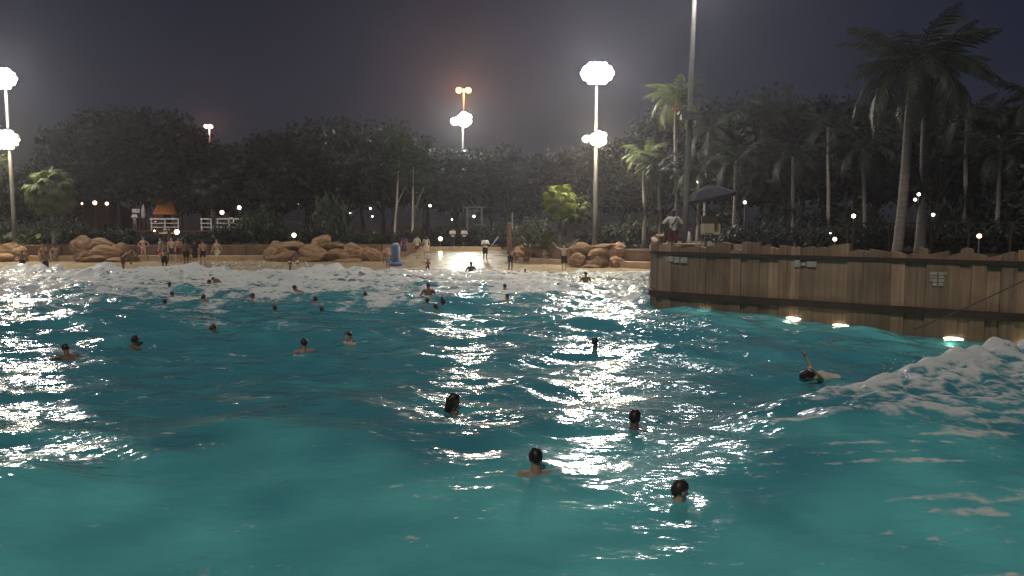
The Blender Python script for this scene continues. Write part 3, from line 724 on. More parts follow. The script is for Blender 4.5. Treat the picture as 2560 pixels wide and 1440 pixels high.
outcrop('longest heap of tan boulders left of the beach opening', [(690, 632, 66, 52, 0, 0), (722, 618, 80, 26, -.12, .4), (726, 645, 70, 32, 0, -.4), (796, 612, 66, 34, -.45, .5), (780, 636, 96, 44, .15, 0), (838, 618, 60, 26, .25, .4), (836, 640, 70, 36, 0, -.1), (885, 632, 56, 46, -.1, 0), (918, 636, 40, 34, .2, 0), (938, 640, 54, 30, .3, -.1), (966, 638, 40, 34, .4, .1), (760, 650, 60, 14, 0, -.6), (870, 652, 70, 14, 0, -.5)], 57.2)
outcrop('russet boulder cluster right of the beach opening', [(1300, 638, 52, 40, .2, 3.0), (1312, 622, 36, 26, 0, 3.2), (1338, 630, 40, 38, -.1, 2.4), (1322, 648, 30, 22, 0, 1.8), (1390, 640, 76, 44, 0, 1.2), (1366, 652, 34, 18, 0, .8)], 54.5)
outcrop('high stack of russet boulders against the dark wall on the right', [(1450, 628, 56, 40, 0, .8), (1444, 652, 44, 36, 0, .2), (1500, 634, 58, 34, .05, .4), (1494, 658, 52, 30, 0, -.1), (1510, 616, 62, 12, -.05, .6), (1538, 632, 44, 36, -.2, .4), (1542, 658, 46, 30, 0, -.1), (1546, 616, 34, 20, .3, .6), (1478, 668, 50, 12, 0, -.3)], 51.6)

# ------------------------------------------------------------------ trees
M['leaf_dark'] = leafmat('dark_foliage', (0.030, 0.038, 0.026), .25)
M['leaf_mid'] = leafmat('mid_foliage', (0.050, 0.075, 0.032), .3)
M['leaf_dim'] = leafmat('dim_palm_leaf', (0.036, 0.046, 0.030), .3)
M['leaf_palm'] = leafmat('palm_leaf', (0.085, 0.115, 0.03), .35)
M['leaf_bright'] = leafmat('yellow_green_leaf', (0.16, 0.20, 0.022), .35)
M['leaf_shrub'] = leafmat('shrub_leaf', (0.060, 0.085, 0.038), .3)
def leaf_cloud(seed, lobes, nleaf, size, m, name='crown', squash=1.0):
    r = np.random.default_rng(seed); V = []; F = []
    w = np.array([l_[3] * l_[4] for l_ in lobes]); w = w / w.sum(); cnt = (w * nleaf).astype(int)
    for (cx, cy_, cz, rx, rz), c in zip(lobes, cnt):
        d = r.normal(size=(c, 3)); d /= np.linalg.norm(d, axis=1)[:, None]
        rad = r.random(c) ** 0.35
        bumpy = 1 + 0.22 * np.sin(d[:, 0] * 5 + seed) * np.cos(d[:, 1] * 6 + cz) + 0.15 * np.sin(d[:, 2] * 9 + cx)
        p = d * (rad * bumpy)[:, None] * np.array([rx, rx, rz]) + np.array([cx, cy_, cz])
        a = r.normal(size=(c, 3)); a /= np.linalg.norm(a, axis=1)[:, None]
        b_ = np.cross(a, d + 0.4 * r.normal(size=(c, 3))); b_ /= np.maximum(1e-6, np.linalg.norm(b_, axis=1))[:, None]
        s_ = size * (0.5 + r.random(c) * 0.9); a *= s_[:, None]; b_ *= (s_ * 0.55)[:, None]
        tri = np.stack([p - a, p - b_ * .9, p + a, p + b_], 1)
        V.append(tri.reshape(-1, 3))
    V = np.concatenate(V); q = np.arange(len(V)).reshape(-1, 4)
    me = bpy.data.meshes.new(name); me.from_pydata(V.tolist(), [], q.tolist()); me.materials.append(m); me.update()
    return me
def tree_variant(seed, spread=3.4, H_=12.0, m='leaf_dark'):
    r = random.Random(seed); lobes = [(0, 0, H_ - 2.4, 2.2, 2.2)]
    tr_ = MB(); tr_.tube([(0, 0, 0), (.1, .05, 1.6), (.15 * r.uniform(-1, 1), .1, 3.4), (.3 * r.uniform(-1, 1), .1, 6.0), (0, 0, 9.0)], [.30, .22, .19, .13, .05], 8)
    for i in range(9):
        a = i * 2.4 + r.uniform(-.3, .3); q = spread * r.uniform(.45, 1.0); z = r.uniform(4.2, H_ - 2.6)
        rr_ = r.uniform(1.3, 2.1)
        lobes.append((q * math.cos(a), q * math.sin(a), z, rr_, rr_ * r.uniform(.65, .95)))
        tr_.tube([(0, 0, z * .55), (q * .5 * math.cos(a), q * .5 * math.sin(a), z * .8), (q * math.cos(a), q * math.sin(a), z)], [.11, .07, .025], 6)
    return tr_.mesh('trunk', M['bark'], True), leaf_cloud(seed, lobes, 4200, 0.26, M[m])
TV = [tree_variant(s_) for s_ in range(5)] + [tree_variant(s_, 2.2, 12.0) for s_ in (7, 8)]
SKY = [(0, 420), (90, 400), (150, 330), (250, 262), (340, 250), (450, 268), (520, 330), (600, 332), (700, 312), (800, 292), (880, 282), (960, 292), (1050, 330), (1150, 345), (1250, 352),
       (1350, 362), (1450, 362), (1550, 330), (1650, 262), (1750, 236), (1850, 232), (1950, 212), (2050, 226), (2150, 252), (2250, 236), (2400, 244), (2560, 236)]
def skyline(px):
    return float(np.interp(px, [a for a, _ in SKY], [b_ for _, b_ in SKY]))
rt = random.Random(5)
def place_tree(px, Y, ztop, zg, label, group, v=None):
    v = rt.randrange(len(TV)) if v is None else v
    t = thing('broadleaf_tree', label, 'tree', (P(px, 550, Y).x, Y, zg), rt.uniform(0, 6.28), group)
    k = (ztop - zg) / 12.0; t.scale = (k * rt.uniform(1.0, 1.25), k * rt.uniform(1.0, 1.25), k)
    link('trunk', TV[v][0], t); link('crown', TV[v][1], t)
    return t
px = -120
while px < 1640:
    Y = rt.uniform(84, 98)
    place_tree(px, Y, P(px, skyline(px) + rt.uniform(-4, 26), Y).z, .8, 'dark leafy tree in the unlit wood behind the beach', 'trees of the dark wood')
    px += rt.uniform(52, 84)
px = -80
while px < 1640:
    Y = rt.uniform(104, 124)
    place_tree(px, Y, P(px, skyline(px) + rt.uniform(8, 50), Y).z, .8, 'dark leafy tree in the unlit wood behind the beach', 'trees of the dark wood')
    px += rt.uniform(70, 110)
px = 1640
while px < 2700:
    Y = rt.uniform(60, 76)
    place_tree(px, Y, P(px, skyline(px) + rt.uniform(-4, 30), Y).z, 1.2, 'dark leafy tree in the grove behind the board wall', 'trees of the grove behind the board wall')
    px += rt.uniform(70, 105)
px = 1660
while px < 2700:
    Y = rt.uniform(82, 98)
    place_tree(px, Y, P(px, skyline(px) + rt.uniform(0, 60), Y).z, .8, 'dark leafy tree in the grove behind the board wall', 'trees of the grove behind the board wall')
    px += rt.uniform(90, 130)
# two pale stemmed trees
M['pale_bark'] = mat('pale_bark', (0.42, 0.36, 0.28), .9, .2, 6)
for px, lab, bend, pyt in ((988, 'left of two slim trees with pale bare trunks', .22, 300), (1032, 'right of two slim trees with pale bare trunks', .05, 330)):
    Y = 72.0; zt = P(px, pyt + 60, Y).z - .8; b0 = P(px, 560, Y)
    t = thing('slim_tree', lab, 'tree', (b0.x, Y, .8))
    MB().tube([(0, 0, 0), (-.05, 0, 1.2), (bend * .1, 0, 2.4), (bend * .8, 0, 4.0), (bend * 1.6, 0, zt * .75), (bend * 2, 0, zt)], [.13, .11, .10, .085, .06, .03], 8).build('trunk', M['pale_bark'], t, True)
    MB().tube([(bend * .1, 0, 2.4), (.5 - bend, .1, 4.0), (1.2 - bend, .2, 5.6)], [.06, .045, .02], 6).build('limb', M['pale_bark'], t, True)
    link('crown', leaf_cloud(int(px), [(bend * 2, 0, zt, 1.6, 1.3), (bend * 2 + 1.2, .4, zt - .9, 1.2, .9), (bend * 2 - 1.1, 0, zt - 1.2, 1.2, .8), (1.1 - bend, .2, 5.9, 1.0, .8)], 1500, .17, M['leaf_mid']), t)

# ------------------------------------------------------------------ palms
def frond_mesh(seed, L=3.0, droop=1.0, nl=22, ll=0.62, m='leaf_palm', wdt=.045):
    r = random.Random(seed); mb = MB(); pts = []
    for i in range(11):
        u = i / 10; pts.append(Vector((u * L * (1 - .22 * droop * u), 0, L * (.42 * u - .62 * droop * u * u))))
    mb.tube(pts, [.035 - .028 * i / 10 for i in range(11)], 4)
    for i in range(nl):
        u = .12 + .88 * i / (nl - 1); k = u * 10; j = min(9, int(k)); p = pts[j].lerp(pts[j + 1], k - j)
        d = (pts[min(10, j + 1)] - pts[max(0, j - 0)]).normalized()
        for sgn in (-1, 1):
            l_ = ll * (math.sin(math.pi * (.16 + .8 * u))) * r.uniform(.85, 1.15)
            tip = p + Vector((0, sgn, 0)) * l_ * .78 + d * l_ * .55 - Vector((0, 0, l_ * r.uniform(.25, .7)))
            mid = p.lerp(tip, .5) + Vector((0, 0, l_ * .10)); w = d * wdt
            mb.add([p - w * .6, p + w * .6, mid + w, tip, mid - w], [(0, 1, 2, 4), (4, 2, 3)])
    return mb.mesh('frond', M[m])
def fan_mesh(seed, L=1.1, R=.75, m='leaf_palm'):
    r = random.Random(seed); mb = MB()
    hub = Vector((L, 0, L * .18)); mb.tube([(0, 0, 0), (L * .5, 0, L * .16), hub], [.022, .018, .014], 4)
    for i in range(18):
        a = -2.3 + 4.6 * i / 17 + r.uniform(-.04, .04); q = R * (.72 + .28 * math.cos(a * .6)) * r.uniform(.9, 1.08)
        d = Vector((math.cos(a), math.sin(a), 0)); s_ = Vector((-d.y, d.x, 0)) * R * .13
        mid = hub + d * q * .6 + Vector((0, 0, .02)); tip = hub + d * q * .92 - Vector((0, 0, q * r.uniform(.45, .8)))
        mb.add([hub, mid - s_, tip, mid + s_], [(0, 1, 3), (1, 2, 3)])
    return mb.mesh('frond', M[m])
FR = {k: [frond_mesh(i, 3.0, dr, m=k) for i, dr in enumerate((.75, 1.05, 1.4))] for k in ('leaf_palm', 'leaf_dark', 'leaf_bright', 'leaf_dim')}
FA = {k: [fan_mesh(i, m=k) for i in range(3)] for k in ('leaf_palm', 'leaf_dark', 'leaf_bright')}
def palm(px, pyc, Y, zg, R, kind, m, label, nf=18, lean=0.0, tr=.14, seed=0, group=None, skirt=0.0, name=None):
    """kind 'fan' or 'feather'; pyc = pixel row of the crown's heart"""
    r = random.Random(seed + int(px)); c = P(px, pyc, Y); H_ = c.z - zg
    t = thing(name or ('fan_palm' if kind == 'fan' else 'feather_palm'), label, 'palm', (c.x - lean * H_, Y, zg), 0, group)
    MB().tube([(lean * H_ * u + .06 * math.sin(u * 5), 0, H_ * u) for u in (0, .08, .25, .5, .75, 1)], [tr * 1.35, tr * 1.1, tr, tr * .95, tr * .85, tr * .8], 10).build('trunk', M['palmbark'], t, True)
    base = (lean * H_, 0, H_)
    for i in range(nf):
        u = (i + .5) / nf; yaw = i * 2.39996 + r.uniform(-.2, .2)
        if kind == 'fan':
            el = 1.25 - (1.75 + skirt) * u + r.uniform(-.12, .12)
            link('frond', FA[m][i % 3], t, base, (r.uniform(-.3, .3), -el, yaw), (R / 1.75,) * 3)
        else:
            el = 0.75 - 1.35 * u + r.uniform(-.1, .1)
            link('frond', FR[m][min(2, int(u * 3))], t, base, (r.uniform(-.2, .2), -el, yaw), (R / 2.5,) * 3)
    return t
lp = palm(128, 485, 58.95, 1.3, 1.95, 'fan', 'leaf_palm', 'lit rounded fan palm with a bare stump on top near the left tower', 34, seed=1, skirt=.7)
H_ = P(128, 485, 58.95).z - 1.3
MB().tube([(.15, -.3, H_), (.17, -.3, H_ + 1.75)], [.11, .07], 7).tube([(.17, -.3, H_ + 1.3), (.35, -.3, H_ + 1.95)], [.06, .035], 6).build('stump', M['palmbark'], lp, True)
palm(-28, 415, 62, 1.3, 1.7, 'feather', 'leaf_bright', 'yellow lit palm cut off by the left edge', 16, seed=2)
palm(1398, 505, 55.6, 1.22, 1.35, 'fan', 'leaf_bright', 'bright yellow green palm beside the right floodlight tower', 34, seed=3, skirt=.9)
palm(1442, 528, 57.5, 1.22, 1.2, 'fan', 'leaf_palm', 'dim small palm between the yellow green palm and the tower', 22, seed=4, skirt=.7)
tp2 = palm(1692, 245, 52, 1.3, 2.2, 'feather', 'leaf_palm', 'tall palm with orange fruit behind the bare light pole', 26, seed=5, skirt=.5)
M['fruit'] = mat('palm_fruit', (0.42, 0.17, 0.03), .7, .3, 9)
mb = MB(); zf_ = P(1690, 250, 52).z - 1.3
for i in range(26):
    mb.ball((random.uniform(-.35, .1), -.45 + random.uniform(-.2, .2), zf_ - .25 + random.uniform(-.35, .3)), .11, 6, 4)
mb.build('fruit_cluster', M['fruit'], tp2, True)
palm(1612, 392, 54, 1.3, 1.75, 'feather', 'leaf_palm', 'lower palm in the tower light left of the tall pole', 22, seed=6)
palm(1649, 425, 46, 1.5, 1.7, 'feather', 'leaf_dark', 'thin trunked dark palm just left of the guard', 18, tr=.085, seed=7)
palm(2286, 168, 36, 1.3, 3.4, 'feather', 'leaf_dim', 'front one of two tall palms with smooth grey trunks', 32, lean=.055, tr=.21, seed=8)
palm(2322, 190, 39, 1.3, 3.3, 'feather', 'leaf_dim', 'rear one of two tall palms with smooth grey trunks', 30, lean=.012, tr=.23, seed=9)
palm(530, 470, 74, .8, 2.1, 'fan', 'leaf_dark', 'dim round headed fan palm right of the thatched roof', 36, tr=.2, seed=10, skirt=.8)
for i, (px, pyc, Y, w_) in enumerate(((1750, 430, 56, 'first'), (1772, 330, 58, 'second'), (1842, 402, 54, 'third'), (1905, 300, 62, 'fourth'), (1985, 392, 52, 'fifth'), (2072, 318, 58, 'sixth'), (2160, 372, 50, 'seventh'),
                                       (2420, 300, 50, 'eighth'), (2505, 380, 46, 'ninth'), (2590, 250, 48, 'last'))):
    palm(px, pyc, Y, 1.3, 2.5, 'feather', 'leaf_dark', w_ + ' dark drooping palm counted rightwards from the tall light pole', 18, tr=.12, seed=20 + i, group='palms of the grove behind the board wall', lean=random.uniform(-.05, .05))

# ------------------------------------------------------------------ shrubs
def bush_variant(seed, m):
    r = random.Random(seed)
    lobes = [(0, 0, .55, .75, .55)] + [(.55 * math.cos(i * 1.05), .55 * math.sin(i * 1.05), r.uniform(.3, .6), .5, .42) for i in range(6)]
    return leaf_cloud(seed + 50, lobes, 1300, .085, M[m], 'foliage')
BV = {m: [bush_variant(s_, m) for s_ in range(3)] for m in ('leaf_dark', 'leaf_mid', 'leaf_shrub')}
stem_me = MB().tube([(0, 0, 0), (.02, 0, .5)], [.05, .02], 6).tube([(0, 0, .1), (.25, .1, .55)], [.035, .012], 5).tube([(0, 0, .1), (-.25, -.1, .5)], [.035, .012], 5).mesh('stem', M['bark'])
def bush(px, py_top, Y, wpx, zg, m, label, group=None, seed=0):
    p = P(px, py_top, Y); h = max(.5, p.z - zg); w = wpx * Y / FPX / 2
    t = thing('shrub', label, 'shrub', (p.x, Y, zg), seed * 1.3, group)
    t.scale = (w, max(.6, min(w, 1.6)), h * .95)
    link('foliage', BV[m][seed % 3], t); link('stem', stem_me, t)
bush(650, 520, 63, 160, 1.3, 'leaf_mid', 'big round dark green bush left of the long outcrop', seed=1)
bush(830, 488, 67, 110, 1.0, 'leaf_shrub', 'tall green bush above the long outcrop', seed=2)
bush(575, 560, 62, 110, 1.3, 'leaf_dark', 'dark low bush under the life ring', seed=3)
bush(905, 575, 62, 110, 1.3, 'leaf_mid', 'low bush at the right end of the long outcrop', seed=4)
bush(1330, 545, 60, 110, 1.22, 'leaf_shrub', 'leafy bush under the yellow green palm', seed=5)
bush(1240, 560, 72, 110, .8, 'leaf_mid', 'bush behind the closed parasols', seed=6)
G1 = 'dark shrubs in the beds behind the beach'; L1 = 'dark low shrub in the unlit bed behind the beach wall'
for i, (px, py, Y, w) in enumerate(((-20, 545, 62, 120), (95, 560, 63, 90), (170, 545, 63, 110), (235, 575, 64, 80), (300, 568, 62, 120), (370, 585, 62, 90), (480, 582, 62, 120), (540, 590, 61, 90), (720, 575, 64, 90), (770, 560, 65, 110),
                                    (960, 580, 64, 80), (1020, 575, 70, 120), (1090, 572, 71, 130), (1165, 570, 72, 140), (1230, 580, 70, 100), (1285, 575, 66, 90), (1480, 575, 58, 90), (1540, 560, 57, 110), (1595, 545, 58, 120))):
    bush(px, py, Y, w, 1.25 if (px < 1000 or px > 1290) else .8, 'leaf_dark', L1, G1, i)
G2 = 'dark shrubs on the deck behind the board wall'; L2 = 'dark shrub in the gloom behind the board wall'
for i, (px, py, Y, w) in enumerate(((1850, 560, 46, 150), (1930, 556, 48, 150), (2010, 565, 46, 140), (2090, 560, 48, 130), (2180, 556, 47, 140), (2250, 560, 48, 120), (2350, 552, 47, 150), (2440, 548, 47, 140), (2530, 540, 46, 150), (2610, 545, 46, 150), (1800, 520, 56, 120), (1960, 500, 60, 200), (2120, 490, 60, 200), (2380, 480, 60, 220), (2520, 470, 60, 200))):
    bush(px, py, Y, w, 1.3, 'leaf_dark', L2, G2, i)
# big leaved clumps
def paddle_mesh(seed, m):
    r = random.Random(seed); mb = MB(); c = []
    for i in range(7):
        u = i / 6; c.append(Vector((.9 * u * (1 - .15 * u), 0, 1.0 * u - .55 * u * u)))
    mb.tube(c[:4], [.022, .02, .016, .012], 4)
    L_, R_ = [], []
    for i in range(2, 7):
        u = (i - 2) / 4; w = .19 * math.sin(math.pi * (.08 + .88 * u)) ; d = Vector((0, w, -.25 * w))
        L_.append(c[i] + d); R_.append(c[i] + Vector((0, -w, -.25 * w)))
    mb.add(L_ + c[2:] + R_, [(i, i + 1, 5 + i + 1, 5 + i) for i in range(4)] + [(5 + i, 5 + i + 1, 10 + i + 1, 10 + i) for i in range(4)])
    return mb.mesh('leaf', M[m], True)
PD = {m: [paddle_mesh(s_, m) for s_ in range(2)] for m in ('leaf_palm', 'leaf_shrub')}
def paddle_plant(px, py, Y, zg, s_, label, m, nl=13):
    p = P(px, py, Y); r = random.Random(int(px))
    t = thing('big_leaf_plant', label, 'plant', (p.x, Y, zg))
    for i in range(nl):
        link('leaf', PD[m][i % 2], t, (r.uniform(-.2, .2), r.uniform(-.2, .2), 0), (r.uniform(-.25, .25), r.uniform(-.5, .35), i * 2.4), (s_ * r.uniform(.75, 1.15),) * 3)
M['leaf_shrub'].node_tree.nodes['Hue/Saturation/Value'].inputs['Saturation'].default_value = .85
paddle_plant(1316, 590, 55.8, 1.22, 1.25, 'left clump of broad pale leaves above the russet cluster', 'leaf_shrub')
paddle_plant(1362, 585, 55.2, 1.22, 1.45, 'middle clump of broad pale leaves above the russet cluster', 'leaf_palm', 16)
paddle_plant(1416, 588, 54.6, 1.22, 1.25, 'right clump of broad leaves beside the high russet stack', 'leaf_shrub')
paddle_plant(66, 590, 59.6, 1.30, 1.25, 'spreading light green plant left of the fan palm foot', 'leaf_palm', 18)
paddle_plant(16, 592, 59.8, 1.30, 1.2, 'dim broad leaved plant at the left edge', 'leaf_shrub', 14)
paddle_plant(214, 588, 60.2, 1.30, 1.15, 'lit leafy plant behind the rounded outcrop', 'leaf_palm', 14)
paddle_plant(1180, 560, 71, .8, 1.6, 'dim broad leaved plant by the timber frame', 'leaf_shrub', 12)
# ------------------------------------------------------------------ huts, railing and other built things
def roof_hip(mb, hx, hy, z0, z1, ridge):
    mb.add([(-hx, -hy, z0), (hx, -hy, z0), (hx, hy, z0), (-hx, hy, z0), (-ridge, 0, z1), (ridge, 0, z1)], [(0, 1, 5, 4), (1, 2, 5), (2, 3, 4, 5), (3, 0, 4)])
    return mb
M['hutwall'] = mat('russet_plaster', (0.28, 0.13, 0.08), .9, .2, 2)
M['hutroof'] = mat('russet_roof', (0.24, 0.115, 0.075), .95, .3, 4, stretch=(1, 1, 5), bump=.5)
p = P(245, 560, 92)
hut = thing('brown_hut', 'low russet hut with a wide hipped roof behind the fan palm', 'hut', (p.x, 92, .8))
MB().box((0, 0, 1.3), (3.9, 2.2, 1.3)).build('wall', M['hutwall'], hut)
roof_hip(MB(), 4.6, 2.9, 2.62, 4.6, 1.6).build('roof', M['hutroof'], hut)
for x in (-4.2, -1.4, 1.4, 4.2): MB().box((x, -2.6, 1.3), (.11, .11, 1.3)).build('post', M['brown'], hut)
dr = MB().box((-.4, -2.215, 1.0), (.5, .02, 1.0)).build('door', M['brown'], hut); MB().ball((-.02, -2.26, 1.0), .05, 6, 4).build('handle', M['pole'], dr)
for x in (-2.7, 2.4):
    w_ = MB().box((x, -2.21, 1.5), (.6, .02, .45)).build('window', M['black'], hut); MB().box((x, -2.24, 1.0), (.7, .06, .04)).build('sill', M['white'], w_)
p = P(424, 560, 86)
sp_ = thing('thatched_tower', 'steep thatched roof hut glowing orange', 'hut', (p.x, 86, .8))
zt = P(424, 471, 86).z - .8; zb = P(424, 536, 86).z - .8
for i, (za, zb_, wa, wb) in enumerate(((zt - .85, zt, .62, .42), (zb, zt - .95, 1.25, .66))):
    MB().add([(-wa, -wa, za), (wa, -wa, za), (wa, wa, za), (-wa, wa, za), (-wb, -wb, zb_), (wb, -wb, zb_), (wb, wb, zb_), (-wb, wb, zb_)],
             [(3, 2, 1, 0), (4, 5, 6, 7), (0, 1, 5, 4), (1, 2, 6, 5), (2, 3, 7, 6), (3, 0, 4, 7)]).build('roof', M['thatch'], sp_)
for sx in (-1, 1):
    for sy in (-1, 1): MB().box((sx * .95, sy * .95, zb / 2), (.08, .08, zb / 2)).build('post', M['brown'], sp_)
MB().box((0, 0, 1.0), (.8, .8, .06)).build('counter', M['white'], sp_)
for x in (-.35, -.1, .2): MB().tube([(x, -.6, 1.06), (x, -.6, 1.06 + .38), (x, -.6, 1.5)], [.08, .07, .03], 8).build('bottle', M['white'], sp_)
ul = thing('uplight', 'small orange uplight in front of the thatched roof', 'lamp', (p.x - .3, 83.2, 2.9))
MB().tube([(0, 0, -2.1), (0, 0, -.1)], .05, 6).build('post', M['housing'], ul)
MB().tube([(0, 0, -.1), (0, .05, .1)], [.06, .12], 8).build('housing', M['housing'], ul); MB().ball((0, .07, .11), .07, 8, 5).build('lens', M['lens_orange'], ul)
point('lamp_glow', ul, (0, .25, .5), 60, (1.0, .45, .10), .1)
# boardwalk with white railings
def railing(px0, px1, Y, zb_, label):
    a, b_ = P(px0, 560, Y).x, P(px1, 560, Y).x
    t = thing('white_railing', label, 'railing', (a, Y, zb_)); L = b_ - a; k = max(1, round(L / 1.15))
    for i in range(k + 1): MB().box((L * i / k, 0, .52), (.045, .045, .52)).build('post', M['white'], t)
    for z, h in ((1.06, .06), (.66, .035), (.30, .035)): MB().box((L / 2, -.055, z), (L / 2 + .1, .03, h)).build('rail', M['white'], t)
    return t
zbw = P(430, 576, 74).z
t = thing('boardwalk', 'raised timber boardwalk carrying the white railings', 'boardwalk', (P(320, 560, 75).x, 75, .8))
L = P(612, 560, 75).x - P(320, 560, 75).x
for i in range(24): MB().box((L * (i + .5) / 24, 0, zbw - .8 - .06), (L / 48 - .01, 1.2, .05)).build('plank', M['brown'], t)
for i in range(6): MB().box((L * (i + .3) / 6, -.9, (zbw - .92) / 2), (.1, .1, (zbw - .92) / 2)).build('post', M['brown'], t)
railing(379, 446, 73.9, zbw, 'left stretch of white railing below the thatched roof')
railing(504, 528, 73.9, zbw, 'short middle stretch of white railing')
railing(544, 602, 73.9, zbw, 'right stretch of white railing with the life ring')
p = P(578, 552, 73.6); mb = MB()
ring = thing('life_ring', 'white life ring hung on the right railing', 'life ring', p)
mb.tube([(.24 * math.cos(q), 0, .24 * math.sin(q)) for q in (2 * math.pi * i / 20 for i in range(21))], .075, 8, False).build('ring', M['white'], ring, True)
M['red'] = mat('red_band', (.35, .04, .03), .6)
for q in (0.78, 2.36, 3.93, 5.5): MB().tube([(.24 * math.cos(q + d_), 0, .24 * math.sin(q + d_)) for d_ in (-.14, 0, .14)], .079, 8).build('band', M['red'], ring)
p = P(340, 527, 76); t = thing('notice_board', 'small white notice board above the person on the boardwalk', 'sign', (p.x, 76, zbw))
for x in (-.28, .28): MB().box((x, 0, (p.z - zbw - .2) / 2), (.03, .03, (p.z - zbw - .2) / 2)).build('post', M['brown'], t)
MB().box((0, 0, p.z - zbw), (.36, .03, .19)).build('board', M['white'], t)
MB().box((.12, -.034, p.z - zbw), (.02, .003, .14)).build('mark', M['black'], t)
def closed_parasol(px, py0, py1, Y, zg, label, m='cloth_white', r=.13):
    a, b_ = P(px, py0, Y), P(px, py1, Y)
    t = thing('closed_parasol', label, 'parasol', (a.x, Y, zg))
    MB().tube([(0, 0, 0), (0, 0, a.z - zg + .12)], .025, 6).build('pole', M['pole'], t)
    z1, z0 = a.z - zg, b_.z - zg
    mb = MB(); k = 10; rings = []
    for i, (u, q) in enumerate(((0, .7), (.25, 1.0), (.55, .85), (.85, .45), (1, .12))):
        z = z0 + (z1 - z0) * u; rings.append([(q * r * (1 + .25 * (j % 2)) * math.cos(6.283 * j / k), q * r * (1 + .25 * (j % 2)) * math.sin(6.283 * j / k), z) for j in range(k)])
    mb.add([v for g_ in rings for v in g_], [(i * k + j, i * k + (j + 1) % k, (i + 1) * k + (j + 1) % k, (i + 1) * k + j) for i in range(4) for j in range(k)])
    mb.build('canopy', M[m], t, True)
    MB().tube([(0, 0, z0 + (z1 - z0) * .38), (0, 0, z0 + (z1 - z0) * .44)], r * 1.02, 10).build('strap', M['brown'], t)
closed_parasol(358, 512, 545, 78, .8, 'pale closed parasol right of the notice board', r=.2)
closed_parasol(1234, 560, 586, 74, .8, 'left closed white parasol beyond the beach opening', r=.14)
closed_parasol(1291, 562, 592, 72, .8, 'right closed white parasol beyond the beach opening', r=.16)
p = P(1281, 560, 73); t = thing('marker_post', 'thin pale pole between the closed parasols and palm', 'post', (p.x, 73, .8)); zt = P(1281, 533, 73).z - .8
MB().tube([(0, 0, 0), (0, 0, zt)], .05, 8).build('pole', M['white'], t); MB().ball((0, 0, zt), .07, 8, 5).build('finial', M['white'], t)
p = P(1273, 600, 62); t = thing('timber_post', 'stout brown timber post at the left end of the russet cluster', 'post', (p.x, 62, .4)); zt = P(1273, 560, 62).z - .4
MB().tube([(0, 0, 0), (0, 0, zt)], [.2, .17], 9).build('post', M['brown'], t); MB().tube([(0, 0, zt), (0, 0, zt + .12)], [.22, .12], 9).build('cap', M['brown'], t)
MB().tube([(.45, .2, 0), (.42, .2, zt * .8)], [.17, .15], 9).build('post', M['brown'], t)
# timber frame stand
Y = 80; a, b_ = P(1168, 552, Y).x, P(1204, 552, Y).x; zt = P(1185, 518, Y).z - .8; t = thing('lookout_stand', 'grey timber frame stand behind the dark hedge', 'stand', (a, Y, .8)); L = b_ - a
M['greywood'] = mat('grey_wood', (.22, .22, .21), .8, .2)
for x in (0, L):
    for y in (0, 1.2): MB().box((x, y, zt / 2), (.07, .07, zt / 2)).build('post', M['greywood'], t)
MB().box((L / 2, -.06, zt), (L / 2 + .45, .05, .07)).build('beam', M['greywood'], t); MB().box((L / 2, -.06, zt - .35), (L / 2 + .1, .04, .05)).build('beam', M['greywood'], t)
MB().tube([(.05, -.1, zt - 1.1), (L * .75, -.1, zt - .1)], .05, 6).build('brace', M['greywood'], t)
MB().box((L / 2 + .6, .4, zt - 1.75), (.6, .7, .05)).build('platform', M['greywood'], t)
# tilted canvas shade near the opening
Y = 67; p = P(1243, 606, Y); t = thing('canvas_shade', 'low blue white canvas shade beside the man in the white shirt', 'canopy', (p.x, Y, .8))
M['canvas'] = mat('pale_blue_canvas', (.34, .42, .44), .8, .2, 3)
MB().add([(-.6, -.5, .1), (.15, -.6, .95), (.75, -.3, .8), (.6, .5, .75), (0, .6, 1.0), (-.6, .5, .15)], [(0, 1, 4, 5), (1, 2, 3, 4)]).build('canopy', M['canvas'], t)
for x, y, z in ((.72, -.28, .8), (.58, .48, .75), (-.58, -.45, .12), (-.58, .45, .15)): MB().tube([(x, y, 0), (x, y, z)], .02, 5).build('leg', M['pole'], t)
MB().box((0, 0, .3), (.5, .35, .04)).build('seat', M['canvas'], t)
# tall blue inflatable float standing on the wet beach
p = G(990, 664, lambda x, y: float(floor_z(x, y))); t = thing('inflatable_float', 'tall blue inflatable float standing on end at the beach opening', 'float', p)
M['bluevinyl'] = mat('blue_vinyl', (.10, .17, .34), .4, .15, 2); M['palevinyl'] = mat('pale_vinyl', (.38, .40, .44), .4, .1, 2)
hz_ = P(990, 612, p.y).z - p.z
for x in (-.17, .02): MB().tube([(x, 0, .12), (x, 0, .2), (x, 0, hz_ - .18), (x, 0, hz_ - .04), (x, 0, hz_)], [.08, .14, .14, .11, .03], 10).build('tube', M['bluevinyl'], t, True)
MB().tube([(.2, -.02, .12), (.2, -.02, .2), (.2, -.02, hz_ - .2), (.2, -.02, hz_ - .06)], [.04, .09, .09, .03], 10).build('stripe', M['palevinyl'], t, True)
MB().tube([(.34 * math.cos(q), .34 * math.sin(q) * .8, .13) for q in (2 * math.pi * i / 18 for i in range(19))], .13, 8, False).build('ring', M['bluevinyl'], t, True)
MB().ball((0, 0, hz_ + .02), (.22, .16, .13), 10, 6).build('headrest', M['palevinyl'], t, True)
